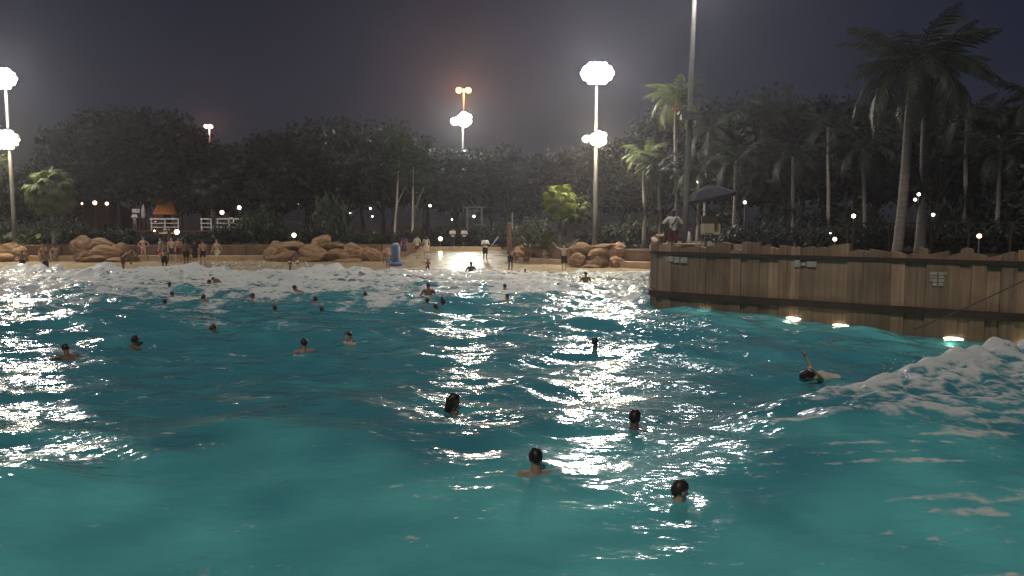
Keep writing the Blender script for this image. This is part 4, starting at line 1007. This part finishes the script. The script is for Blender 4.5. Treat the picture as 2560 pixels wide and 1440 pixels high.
# ------------------------------------------------------------------ deck behind the board wall
p = P(1776, 560, 33); ch = thing('guard_chair', 'pale lifeguard chair with tall back on the deck', 'lifeguard chair', (p.x, 33, 1.86))
M['cream'] = mat('cream_plastic', (.52, .46, .33), .6, .12)
zs = P(1776, 583, 33).z - 1.86; zt = P(1776, 543, 33).z - 1.86
for sx in (-1, 1):
    for sy in (-1, 1): MB().tube([(sx * .30, sy * .28, 0), (sx * .26, sy * .25, zs)], .03, 6).build('leg', M['pole'], ch)
MB().box((0, 0, zs), (.33, .3, .05)).build('seat', M['cream'], ch)
MB().box((.05, .28, (zs + zt) / 2 + .05), (.36, .04, (zt - zs) / 2)).build('backrest', M['cream'], ch)
for sx in (-1, 1): MB().box((sx * .31, -.02, zs + .22), (.03, .27, .17)).build('side_panel', M['cream'], ch)
MB().box((-.12, -.3, zs + .20), (.2, .03, .19)).build('front_panel', M['cream'], ch)
MB().box((0, -.42, .12), (.3, .14, .03)).build('footrest', M['cream'], ch)
p = P(1770, 470, 33.2); um = thing('sunshade', 'large dark sunshade tilted over the guard chair', 'parasol', (p.x, 33.25, 1.86)); zt = p.z - 1.86
MB().tube([(0, 0.1, 0), (0, .1, zt)], .03, 8).build('pole', M['pole'], um)
M['darkcanvas'] = mat('dark_canvas', (.03, .032, .04), .9, .15)
k = 8; Rm = Matrix.Rotation(-.20, 3, 'Y'); mb = MB()
rim = [Rm @ Vector((1.15 * math.cos(6.283 * i / k), 1.15 * math.sin(6.283 * i / k), -.38)) for i in range(k)]
mid = [Rm @ Vector((.62 * math.cos(6.283 * i / k), .62 * math.sin(6.283 * i / k), -.06)) for i in range(k)]
val = [v - Vector((0, 0, .14)) for v in rim]
mb.add([Vector((0, 0, .12))] + mid + rim + val, [(0, 1 + i, 1 + (i + 1) % k) for i in range(k)] + [(1 + i, 1 + k + i, 1 + k + (i + 1) % k, 1 + (i + 1) % k) for i in range(k)] + [(1 + k + i, 1 + 2 * k + i, 1 + 2 * k + (i + 1) % k, 1 + k + (i + 1) % k) for i in range(k)])
mb.build('canopy', M['darkcanvas'], um, loc=(0, .1, zt))
for i in range(k): MB().tube([(0, .1, zt - .35), Vector((0, .1, zt - .03)) + mid[i] * 1.0], .012, 4).build('rib', M['pole'], um)
p = P(1722, 617, 31.5); cn = thing('white_cone', 'tall slim white cone standing by the light pole', 'cone', (p.x, 31.5, 1.86)); h = P(1722, 579, 31.5).z - 1.86
MB().box((0, 0, .03), (.17, .17, .03)).build('base', M['white'], cn)
MB().tube([(0, 0, .06), (0, 0, h - .04), (0, 0, h)], [.14, .045, .02], 12).build('cone', M['white'], cn, True)
p = P(1702, 622, 30.2); t = thing('equipment_chest', 'low pale chest on the deck in front of the guard', 'chest', (p.x, 30.2, 1.86))
MB().box((0, 0, .2), (.72, .28, .2)).build('body', M['deck'], t); MB().box((0, 0, .43), (.75, .31, .028)).build('lid', M['ledge'], t); MB().box((0, -.315, .38), (.06, .02, .04)).build('latch', M['pole'], t)
M['fencewood'] = mat('fence_wood', (.06, .05, .045), .9, .2)
# wire fence on the deck
fy = 41; t = thing('wire_fence', 'post and wire fence behind the right part of the board wall', 'fence', (P(2120, 560, fy).x, fy, 1.3))
xs = [P(q, 560, fy).x - P(2120, 560, fy).x for q in (2120, 2225, 2330, 2424, 2528, 2630, 2740)]; zt = P(2330, 558, fy).z - 1.3
for x in xs: MB().tube([(x, 0, 0), (x, 0, zt)], .06, 8).build('post', M['fencewood'], t)
MB().tube([(xs[0], 0, zt), (xs[-1], 0, zt)], .035, 6).build('rail', M['fencewood'], t)
for i in range(5): MB().tube([(xs[0], 0, zt * (i + .6) / 6), (xs[-1], 0, zt * (i + .6) / 6)], .008, 4).build('wire', M['fencewood'], t)
fy = 50; t = thing('board_fence', 'dark board fence far behind the guard chair', 'fence', (P(1800, 560, fy).x, fy, 1.3)); x1_ = P(2140, 560, fy).x - P(1800, 560, fy).x
M['darkwood'] = mat('dark_wood', (.075, .05, .04), .9, .3, 4, rnd=.25)
for i in range(46): MB().box((x1_ * (i + .5) / 46, 0, .72), (x1_ / 92 - .012, .02, .72 + random.uniform(-.03, .03))).build('board', M['darkwood'], t)
for z in (.4, 1.1): MB().box((x1_ / 2, .05, z), (x1_ / 2, .03, .05)).build('rail', M['darkwood'], t)
# ------------------------------------------------------------------ people
SK = {k: mat('skin_' + k, c, .55, .08, 5, spec=.35) for k, c in (('fair', (.50, .33, .25)), ('tan', (.36, .22, .15)), ('brown', (.17, .095, .06)), ('dark', (.075, .045, .032)))}
HA = {k: mat('hair_' + k, c, .45, .25, 14, spec=.4) for k, c in (('black', (.012, .011, .011)), ('brown', (.035, .022, .015)), ('fair', (.20, .13, .07)))}
CL = {k: mat('cloth_' + k, c, .85, .15, 8) for k, c in (('white', (.72, .70, .66)), ('black', (.02, .02, .024)), ('navy', (.03, .04, .09)), ('maroon', (.13, .035, .03)), ('purple', (.09, .05, .11)), ('red', (.28, .05, .04)), ('teal', (.05, .16, .18)), ('grey', (.2, .2, .2)), ('cream', (.55, .5, .4)))}
J0 = dict(pel=(0, 0, .95), wai=(0, 0, 1.10), che=(0, .01, 1.30), nec=(0, 0, 1.47), hea=(0, .025, 1.600),
          sL=(-.185, 0, 1.41), eL=(-.25, -.02, 1.12), wL=(-.24, .06, .87), sR=(.185, 0, 1.41), eR=(.25, -.02, 1.12), wR=(.24, .06, .87),
          hL=(-.095, 0, .92), kL=(-.10, .03, .50), aL=(-.10, -.01, .08), tL=(-.12, .16, .03), hR=(.095, 0, .92), kR=(.10, .03, .50), aR=(.10, -.01, .08), tR=(.12, .16, .03))
def pose(**k):
    j = dict(J0); j.update(k); return j
FOLD = dict(kL=(-.14, .33, .78), aL=(-.12, .02, .58), tL=(-.13, .08, .42), kR=(.14, .33, .80), aR=(.12, .04, .60), tR=(.13, .10, .44))
POSE = {
    'stand': pose(),
    'walk': pose(kL=(-.10, .18, .52), aL=(-.10, .22, .09), tL=(-.11, .38, .05), kR=(.10, -.03, .50), aR=(.10, -.26, .12), tR=(.11, -.12, .03), eL=(-.25, -.12, 1.14), wL=(-.22, -.10, .90), eR=(.25, .08, 1.14), wR=(.22, .24, .98)),
    'tread': pose(eL=(-.36, .10, 1.18), wL=(-.46, .30, 1.12), eR=(.36, .10, 1.18), wR=(.46, .30, 1.12), **FOLD),
    'stroke': pose(eL=(-.40, .16, 1.30), wL=(-.50, .42, 1.26), eR=(.38, .05, 1.18), wR=(.46, .26, 1.10), **FOLD),
    'waist': pose(eL=(-.34, .06, 1.16), wL=(-.40, .26, 1.06), eR=(.34, .06, 1.16), wR=(.40, .26, 1.06)),
    'armsup': pose(eL=(-.44, 0, 1.50), wL=(-.62, 0, 1.74), eR=(.44, 0, 1.50), wR=(.62, .0, 1.74)),
    'hips': pose(eL=(-.40, -.06, 1.18), wL=(-.17, .06, 1.02), eR=(.40, -.06, 1.18), wR=(.17, .06, 1.02)),
    'crossed': pose(eL=(-.27, .06, 1.14), wL=(.08, .20, 1.16), eR=(.27, .06, 1.14), wR=(-.08, .22, 1.19)),
    'bend': pose(che=(0, .26, 1.18), wai=(0, .08, 1.06), nec=(0, .38, 1.24), hea=(0, .50, 1.28), sL=(-.185, .33, 1.20), eL=(-.22, .42, .92), wL=(-.16, .46, .68), sR=(.185, .33, 1.20), eR=(.22, .42, .92), wR=(.16, .46, .68)),
    'sit': pose(kL=(-.14, .44, .92), aL=(-.15, .44, .50), tL=(-.16, .60, .45), kR=(.14, .44, .92), aR=(.15, .42, .50), tR=(.16, .58, .45), eL=(-.27, .10, 1.14), wL=(-.15, .36, 1.02), eR=(.27, .10, 1.14), wR=(.15, .36, 1.02)),
    'lean': pose(che=(0, .12, 1.27), nec=(0, .20, 1.42), hea=(0, .27, 1.56), sL=(-.185, .14, 1.37), sR=(.185, .14, 1.37), kL=(-.14, .44, .92), aL=(-.15, .44, .50), tL=(-.16, .60, .45), kR=(.14, .44, .92), aR=(.15, .42, .50), tR=(.16, .58, .45), eL=(-.28, .30, 1.12), wL=(-.13, .50, 1.0), eR=(.28, .30, 1.12), wR=(.13, .50, 1.0)),
    # on the back: head at -x, chest up, arms lifted; local water level is z = 0
    'float': dict(pel=(.42, 0, -.02), wai=(.26, 0, .02), che=(.06, 0, .06), nec=(-.13, 0, .05), hea=(-.30, 0, .10), sL=(-.05, -.18, .04), eL=(-.17, -.30, .14), wL=(-.36, -.36, .28), sR=(-.05, .18, .05), eR=(-.02, .27, .26), wR=(-.13, .28, .46),
                  hL=(.46, -.09, -.04), kL=(.80, -.14, .03), aL=(1.12, -.14, -.22), tL=(1.18, -.15, -.12), hR=(.46, .09, -.04), kR=(.82, .14, -.02), aR=(1.18, .15, -.24), tR=(1.24, .16, -.14)),
    'raft': pose(che=(0, .20, 1.32), wai=(0, .0, 1.24), pel=(0, -.18, 1.20), nec=(0, .33, 1.40), hea=(0, .42, 1.53), sL=(-.185, .24, 1.36), eL=(-.34, .46, 1.30), wL=(-.20, .66, 1.33), sR=(.185, .24, 1.36), eR=(.34, .46, 1.30), wR=(.20, .66, 1.33),
                 hL=(-.09, -.22, 1.17), kL=(-.14, -.62, 1.12), aL=(-.16, -1.02, 1.10), tL=(-.16, -1.18, 1.08), hR=(.09, -.22, 1.17), kR=(.14, -.62, 1.10), aR=(.16, -1.02, 1.12), tR=(.16, -1.18, 1.10)),
}
def limb(mb, a, b_, r0, r1, n=8):
    a, b_ = Vector(a), Vector(b_); d = b_ - a
    if d.length < 1e-4: return
    u = d.normalized()
    mb.tube([a - u * r0 * .9, a - u * r0 * .45, a, b_, b_ + u * r1 * .45, b_ + u * r1 * .9], [r0 * .35, r0 * .85, r0, r1, r1 * .85, r1 * .35], n)
def remesh(me_mb, name, m, parent, voxel, sm=4):
    o = me_mb.build(name, m, parent, True)
    rm = o.modifiers.new('skin', 'REMESH'); rm.mode = 'VOXEL'; rm.voxel_size = voxel; rm.use_smooth_shade = True
    s_ = o.modifiers.new('relax', 'SMOOTH'); s_.factor = .5; s_.iterations = sm
    return o
def fingers(mb, e, w, side):
    """palm, four unequal bent fingers and a thumb at the end of a forearm"""
    e, w = Vector(e), Vector(w); d = (w - e).normalized(); s_ = d.cross(Vector((0, 0, 1)))
    if s_.length < .1: s_ = Vector((0, 1, 0))
    s_.normalize(); nrm = s_.cross(d); pm = w + d * .085
    limb(mb, w + d * .01, pm, .030, .034); limb(mb, w + d * .02 + s_ * .018, pm + s_ * .026, .02, .02); limb(mb, w + d * .02 - s_ * .018, pm - s_ * .026, .02, .02)
    for i, (k, L_) in enumerate(((-.034, .062), (-.012, .074), (.012, .080), (.034, .070))):
        a = pm + s_ * k; b_ = a + d * L_ * .55 - nrm * .006; c_ = b_ + d * L_ * .45 - nrm * .022
        limb(mb, a, b_, .0105, .0095, 6); limb(mb, b_, c_, .0095, .008, 6)
    a = w + d * .03 + s_ * .03 * side; b_ = a + d * .035 + s_ * .035 * side; limb(mb, a, b_, .014, .011, 6); limb(mb, b_, b_ + d * .034 + s_ * .006 * side, .011, .009, 6)
def person(label, loc, rz, pz, skin='tan', hair='black', top=None, bottom=None, long_hair=False, scale=1.0, voxel=.024, group=None, turn=0.0, female=False, face=False, strap=False):
    j = {k: Vector(v) for k, v in POSE[pz].items()}
    t = thing('person', label, 'person', loc, rz, group); t.scale = (scale,) * 3
    mb = MB(); wsc = .90 if female else 1.0
    up = (j['hea'] - j['nec']).normalized(); ax = (j['sR'] - j['sL']).normalized()
    # trunk as stacked flattened sections
    def sect(p, rx, ry):
        f = ax.cross(up); Mx = Matrix((ax, f, up)).transposed()
        mb.ball(p, (rx, ry, .13), 10, 6, Mx)
    tu = (j['che'] - j['pel']).normalized()
    f_ = ax.cross(tu); Mt = Matrix((ax, f_, tu)).transposed()
    def torso(b, gx):
        b.ball(j['pel'], (.165 + gx, .115 + gx, .13 + gx), 12, 8, Mt); b.ball(j['wai'], (.140 * (.92 if female else 1) + gx, .100 + gx, .15 + gx), 12, 8, Mt)
        b.ball(j['che'] - tu * .04, (.170 * wsc + gx, .118 + gx, .16 + gx), 12, 8, Mt); b.ball(j['che'] + tu * .07, (.185 * wsc + gx, .10 + gx, .10 + gx), 12, 8, Mt)
        limb(b, j['pel'], j['che'], .115 + gx, .115 + gx, 10)
    torso(mb, 0)
    for S in 'LR':
        limb(mb, j['che'] + tu * .08, j['s' + S], .075, .062); limb(mb, j['s' + S], j['e' + S], .055, .042); limb(mb, j['e' + S], j['w' + S], .041, .029)
        fingers(mb, j['e' + S], j['w' + S], 1 if S == 'L' else -1)
        limb(mb, j['pel'], j['h' + S], .10, .095); limb(mb, j['h' + S], j['k' + S], .088, .057); limb(mb, j['k' + S], j['a' + S], .058, .038); limb(mb, j['a' + S], j['t' + S], .040, .030)
        limb(mb, j['k' + S].lerp(j['a' + S], .28) , j['k' + S].lerp(j['a' + S], .4), .058, .05)
    limb(mb, j['nec'] - up * .05, j['hea'] - up * .04, .068, .060)
    # head frame: fwd follows the pose, turned by `turn`
    fw = ax.cross(up) * -1 if False else up.cross(ax)
    fw = (Matrix.Rotation(turn, 3, up) @ fw).normalized(); sx = fw.cross(up).normalized(); H = j['hea']
    Mh = Matrix((sx, fw, up)).transposed()
    mb.ball(H + up * .025, (.074, .093, .100), 14, 10, Mh); mb.ball(H + fw * .018 - up * .045, (.058, .072, .070), 12, 8, Mh)
    mb.ball(H + fw * .075 - up * .088, (.024, .022, .020), 8, 6, Mh)                       # chin
    limb(mb, H + fw * .092 + up * .018, H + fw * .112 - up * .022, .011, .015, 6)           # nose
    mb.ball(H + fw * .090 - up * .055, (.024, .012, .010), 8, 5, Mh)                        # lips
    mb.ball(H + fw * .082 + up * .032, (.045, .016, .010), 8, 5, Mh)                        # brow
    for s_ in (-1, 1): mb.ball(H + sx * .077 * s_ - up * .005 - fw * .005, (.011, .020, .030), 6, 5, Mh)   # ears
    remesh(mb, 'body', SK[skin], t, voxel, 3 if voxel < .016 else 2)
    if face:
        for s_ in (-1, 1):
            e_ = MB().ball(H + fw * .088 + sx * .030 * s_ + up * .010, (.011, .007, .006), 8, 6, Mh).build('eye', CL['white'], t, True)
            MB().ball(H + fw * .0935 + sx * .030 * s_ + up * .010, (.005, .003, .005), 6, 5, Mh).build('iris', HA['black'], e_, True)
        MB().ball(H + fw * .099 - up * .056, (.022, .006, .004), 8, 4, Mh).build('mouth', CL['maroon'], t, True)
    # hair: cap that runs lower at the back, tousled
    hb = MB(); r = random.Random(len(label) * 7 + int(abs(loc[0]) * 10)); k, m_ = 18, 10
    hb.ball((0, 0, 0), 1.0, k, m_); vs_ = []
    for v in hb.v:
        x, y, z = v; lim = -.10 + .66 * max(0, y) - .80 * max(0, -y)                        # y forward
        q = 1.13 if z > lim else .86
        q *= 1 + .045 * math.sin(9 * x + 5 * y) * math.cos(8 * z + 3 * x) + r.uniform(-.018, .018)
        vs_.append(H + up * .025 + Mh @ Vector((x * .076 * q, y * .094 * q, z * .102 * q)))
    hb.v = [tuple(v) for v in vs_]
    if long_hair:
        limb(hb, H - fw * .055 + up * .02, H - fw * .085 - up * .17, .075, .05, 10)
        for s_ in (-1, 1): limb(hb, H + sx * .062 * s_ - fw * .02 + up * .02, H + sx * .06 * s_ - fw * .05 - up * .13, .028, .022, 7)
    hb.build('hair', HA[hair], t, True)
    if bottom:
        b = MB(); b.ball(j['pel'] - tu * .01, (.180, .130, .120), 12, 8, Mt); c_, kk, ln = bottom
        for S in 'LR':
            limb(b, j['pel'], j['h' + S], .112, .105)
            if ln > 0: limb(b, j['h' + S], j['h' + S].lerp(j['k' + S], ln), .104, .092)
        remesh(b, kk, CL[c_], t, max(.022, voxel), 2)
    if top:
        b = MB(); c_, kk, ln = top
        if kk == 'bikini_top':
            b.ball(j['che'] - tu * .02, (.176 * wsc, .128, .045), 12, 6, Mt)
        else:
            torso(b, .014)
            if ln > 0:
                for S in 'LR': limb(b, j['che'] + tu * .08, j['s' + S], .088, .076); limb(b, j['s' + S], j['s' + S].lerp(j['e' + S], ln), .072, .066)
            if kk == 'dress' or kk == 'towel':
                for S in 'LR': limb(b, j['h' + S], j['h' + S].lerp(j['k' + S], .75), .118, .125)
        o_ = remesh(b, kk, CL[c_], t, max(.024, voxel), 2)
        if strap: MB().tube([j['sL'] + Vector((.06, .10, .06)), j['che'] + Vector((0, .155, -.02)), j['hR'] + Vector((.03, .14, .18))], .022, 5).build('strap', CL['black'], o_)
    return t
fz = lambda x, y: float(floor_z(x, y))
PI = math.pi
# --- bathers in the water: px, row of the waterline, pose, local height of the waterline, facing, label, options
SW = [
    (1340, 1181, 'stroke', 1.44, .15, 'near swimmer with a dark round head seen from behind', dict(hair='black', skin='tan', voxel=.013, bottom=('navy', 'shorts', .7))),
    (1694, 1252, 'tread', 1.50, -1.15, 'nearest swimmer, dark haired, face turned to the right', dict(hair='brown', skin='fair', voxel=.012, face=True, bottom=('black', 'shorts', .7))),
    (1585, 1072, 'tread', 1.46, -.5, 'dark haired swimmer at the lower end of the right glitter', dict(hair='black', skin='brown', voxel=.016, bottom=('black', 'shorts', .7))),
    (1131, 1026, 'tread', 1.44, -1.3, 'swimmer with long dark hair in the middle glitter', dict(hair='black', skin='brown', long_hair=True, voxel=.014, female=True, face=True, top=('black', 'swimsuit', 0))),
    (1488, 868, 'stroke', 1.48, .2, 'lone dark head in the brightest part of the right glitter', dict(hair='black', skin='dark', voxel=.018)),
    (761, 878, 'tread', 1.42, .4, 'swimmer with a bright shoulder left of the middle glitter', dict(hair='black', skin='tan', voxel=.018)),
    (874, 858, 'tread', 1.42, 2.5, 'faint pale swimmer looking back, left of the middle glitter', dict(hair='brown', skin='fair', voxel=.018)),
    (336, 870, 'tread', 1.41, -.6, 'dark haired swimmer in open water beside the left foam patch', dict(hair='black', skin='brown', voxel=.018)),
    (531, 835, 'tread', 1.46, -1.0, 'swimmer with a dim face in open water below the left surf', dict(hair='brown', skin='tan', voxel=.018)),
    (180, 898, 'raft', 1.33, .8, 'bather lying in the foam patch beside the left glitter', dict(hair='black', skin='brown', voxel=.018, bottom=('black', 'shorts', .7))),
    (424, 727, 'tread', 1.42, .1, 'upper of two dark heads in the left surf', dict()),
    (431, 744, 'tread', 1.46, .6, 'lower of two dark heads in the left surf', dict()),
    (508, 757, 'tread', 1.42, -.2, 'single dark head right of the pair in the left surf', dict()),
    (554, 706, 'bend', 1.10, 1.2, 'bather ducking under the surf at left', dict(skin='brown')),
    (544, 717, 'raft', 1.34, 1.3, 'bather stretched flat in front of the ducking one', dict(skin='brown', bottom=('black', 'shorts', .6))),
    (630, 750, 'tread', 1.46, -.9, 'head half turned to the right in the left surf', dict(hair='brown', skin='tan')),
    (687, 778, 'tread', 1.50, 0, 'dark head low in the water under the foam edge', dict()),
    (788, 760, 'tread', 1.44, -.4, 'dark head with ears showing near the foam edge', dict()),
    (760, 730, 'raft', 1.36, 1.4, 'bather swimming sideways through the surf', dict(skin='brown', bottom=('navy', 'shorts', .6))),
    (913, 742, 'tread', 1.55, 0, 'head top barely above the foam', dict()),
    (804, 774, 'tread', 1.56, 0, 'faint head top beside the white foam fleck', dict(hair='brown')),
    (1071, 736, 'waist', 1.22, .1, 'bather with bare shoulders above the group of three heads', dict(skin='brown')),
    (1068, 762, 'tread', 1.46, 0, 'left head of the three at the top of the middle glitter', dict()),
    (1107, 761, 'tread', 1.44, .3, 'right head of the three at the top of the middle glitter', dict(long_hair=True)),
    (1088, 777, 'tread', 1.46, -.2, 'lowest head of the three at the top of the middle glitter', dict()),
    (1262, 727, 'tread', 1.41, 0, 'upper of two heads between the glitter paths', dict()),
    (1268, 752, 'tread', 1.44, 0, 'lower of two heads between the glitter paths', dict()),
    (1464, 710, 'waist', 1.12, .3, 'bare backed bather standing chest deep right of the opening', dict(skin='brown')),
    (901, 691, 'tread', 1.46, PI, 'pale face in the foam in front of the long outcrop', dict(hair='fair', skin='fair')),
    (1313, 684, 'tread', 1.39, PI, 'small bather sitting in the shallows right of the opening', dict(skin='brown', scale=.8)),
    (1178, 680, 'waist', 1.12, .2, 'dark bather with wide shoulders in front of the beach opening', dict(skin='dark')),
    (412, 762, 'tread', 1.50, .2, 'dim head nearly under water below the left pair', dict(hair='brown')),
]
for px, py, pz, lvl, rz, lab, kw in SW:
    p = G(px, py, wz)
    kw = dict(kw); s_ = kw.get('scale', 1.0)
    if 'voxel' not in kw: kw['voxel'] = .024
    person(lab, (p.x, p.y, p.z - lvl * s_), rz, pz, group='bathers in the wave pool', **kw)
p = G(2056, 958, wz)
person('bather floating on the back with both arms lifted', (p.x, p.y + .25, p.z + .02), .25, 'float', 'fair', 'black', top=('cream', 'swimsuit', 0), bottom=('cream', 'swim_bottom', 0), voxel=.012, female=True, long_hair=True, group='bathers in the wave pool', turn=-.3, face=True)
# --- people on the beach and in the shallows: px, row of the feet, pose, facing, label, options
BP = [
    (57, 681, 'stand', .1, 'dark bather standing in the bright shallows at the far left', dict(skin='brown', bottom=('black', 'shorts', .6), scale=.8)),
    (116, 687, 'walk', .2, 'dark bather wading near the far left', dict(skin='brown', bottom=('black', 'shorts', .8), scale=.85)),
    (308, 684, 'bend', -.9, 'stooping bather with hands in the shallows', dict(skin='brown', bottom=('maroon', 'shorts', .7))),
    (412, 682, 'bend', .3, 'crouching bather in dark trunks in front of the group', dict(skin='brown', bottom=('black', 'shorts', .6))),
    (360, 653, 'hips', PI, 'bather in a two piece standing alone at the ledge', dict(skin='fair', hair='fair', top=('grey', 'bikini_top', 0), bottom=('cream', 'swim_bottom', 0), female=True)),
    (404, 655, 'stand', 2.6, 'leftmost pale bather of the group at the ledge', dict(skin='fair', hair='brown', top=('grey', 'shirt', .5), bottom=('red', 'shorts', .6))),
    (430, 656, 'stand', -2.8, 'second bather from the left of the group at the ledge', dict(skin='fair', hair='fair', bottom=('navy', 'shorts', .7))),
    (448, 655, 'crossed', PI, 'bather with folded arms in the group at the ledge', dict(skin='tan', hair='brown', bottom=('maroon', 'shorts', .7), female=True, top=('maroon', 'bikini_top', 0))),
    (466, 664, 'stand', .3, 'bather seen from behind left of the one in black', dict(skin='brown', bottom=('black', 'shorts', .7))),
    (488, 664, 'stand', -.2, 'bather in a black shirt in the middle of the group', dict(skin='tan', top=('black', 'shirt', .7), bottom=('black', 'shorts', .8))),
    (508, 664, 'walk', .6, 'bather stepping at the right end of the group', dict(skin='tan', hair='brown', bottom=('black', 'shorts', .7))),
    (544, 662, 'walk', PI - .3, 'pale bather walking down from the ledge right of the group', dict(skin='fair', hair='fair', bottom=('cream', 'shorts', .7))),
    (725, 684, 'bend', -1.0, 'brown bather rising from the surf before the long outcrop', dict(skin='brown', bottom=('maroon', 'shorts', .6))),
    (970, 676, 'bend', .6, 'crouching bather left of the blue float', dict(skin='brown', bottom=('grey', 'shorts', .7), scale=.8)),
    (1011, 646, 'stand', .5, 'person in a purple dress right of the blue float', dict(skin='tan', top=('purple', 'dress', .3), female=True, long_hair=True)),
    (1043, 646, 'walk', -.5, 'pale person walking away in a loose shirt', dict(skin='fair', hair='brown', top=('cream', 'shirt', .8), bottom=('maroon', 'shorts', .4), female=True)),
    (1066, 648, 'stand', .2, 'person wrapped in a cream towel', dict(skin='fair', hair='black', top=('cream', 'towel', 0), female=True, long_hair=True)),
    (1070, 678, 'sit', PI, 'child sitting at the water edge below the towel', dict(skin='brown', hair='brown', scale=.62, bottom=('maroon', 'shorts', .6))),
    (1072, 660, 'stand', PI, 'small child in a white top beside the person in a towel', dict(skin='fair', hair='fair', scale=.5, top=('white', 'shirt', .6), bottom=('white', 'shorts', .6))),
    (1213, 652, 'crossed', PI + .3, 'man in a long white shirt standing alone in the beach opening', dict(skin='dark', hair='black', top=('white', 'shirt', .85), bottom=('black', 'shorts', .9))),
    (1276, 680, 'bend', -.4, 'bather bent forward at the right side of the opening', dict(skin='brown', bottom=('black', 'shorts', .6))),
    (1410, 680, 'armsup', PI, 'bather in black trunks with both arms raised', dict(skin='fair', hair='brown', bottom=('black', 'shorts', .8))),
]
shallow = lambda x, y: float(floor_z(x, y))
for px, py, pz, rz, lab, kw in BP:
    p = G(px, py, shallow); kw = dict(kw); kw.setdefault('voxel', .026)
    z = p.z
    if pz == 'sit': z -= .47 * kw.get('scale', 1)
    person(lab, (p.x, p.y, z), rz, pz, group='people on the beach', **kw)
for px, Y, pz, lab, kw in ((113, 57.25, 'lean', 'left of the pair sitting on the ledge, leaning forward', dict(skin='tan', hair='fair', bottom=('red', 'shorts', .7))),
                           (141, 57.25, 'lean', 'right of the pair sitting on the ledge, in a black two piece', dict(skin='fair', hair='brown', top=('black', 'bikini_top', 0), bottom=('black', 'swim_bottom', 0), female=True, long_hair=True))):
    person(lab, (P(px, 640, Y).x, Y, .66 - .84), PI, pz, group='people on the beach', voxel=.024, **kw)
for px, Y, lab, kw in ((1132, 70, 'left of two distant people in white tops behind the kerb', dict(skin='tan', top=('white', 'shirt', .6), bottom=('black', 'shorts', .9))),
                       (1161, 70, 'right of two distant people in white tops behind the kerb', dict(skin='tan', top=('white', 'shirt', .7), bottom=('black', 'shorts', .9)))):
    person(lab, (P(px, 600, Y).x, Y, .8), PI, 'crossed', group='people on the beach', voxel=.028, **kw)
person('person in a white shirt on the boardwalk under the notice board', (P(340, 560, 75).x, 74.8, zbw), PI, 'crossed', 'tan', 'fair', top=('white', 'shirt', .8), bottom=('grey', 'shorts', .9), voxel=.028)
person('guard in a white shirt and maroon shorts with a strap across the chest', (P(1683, 560, 31.2).x, 31.2, 1.86), PI + .15, 'hips', 'dark', 'black', top=('white', 'shirt', .85), bottom=('maroon', 'shorts', .95), voxel=.02, strap=True, face=True)
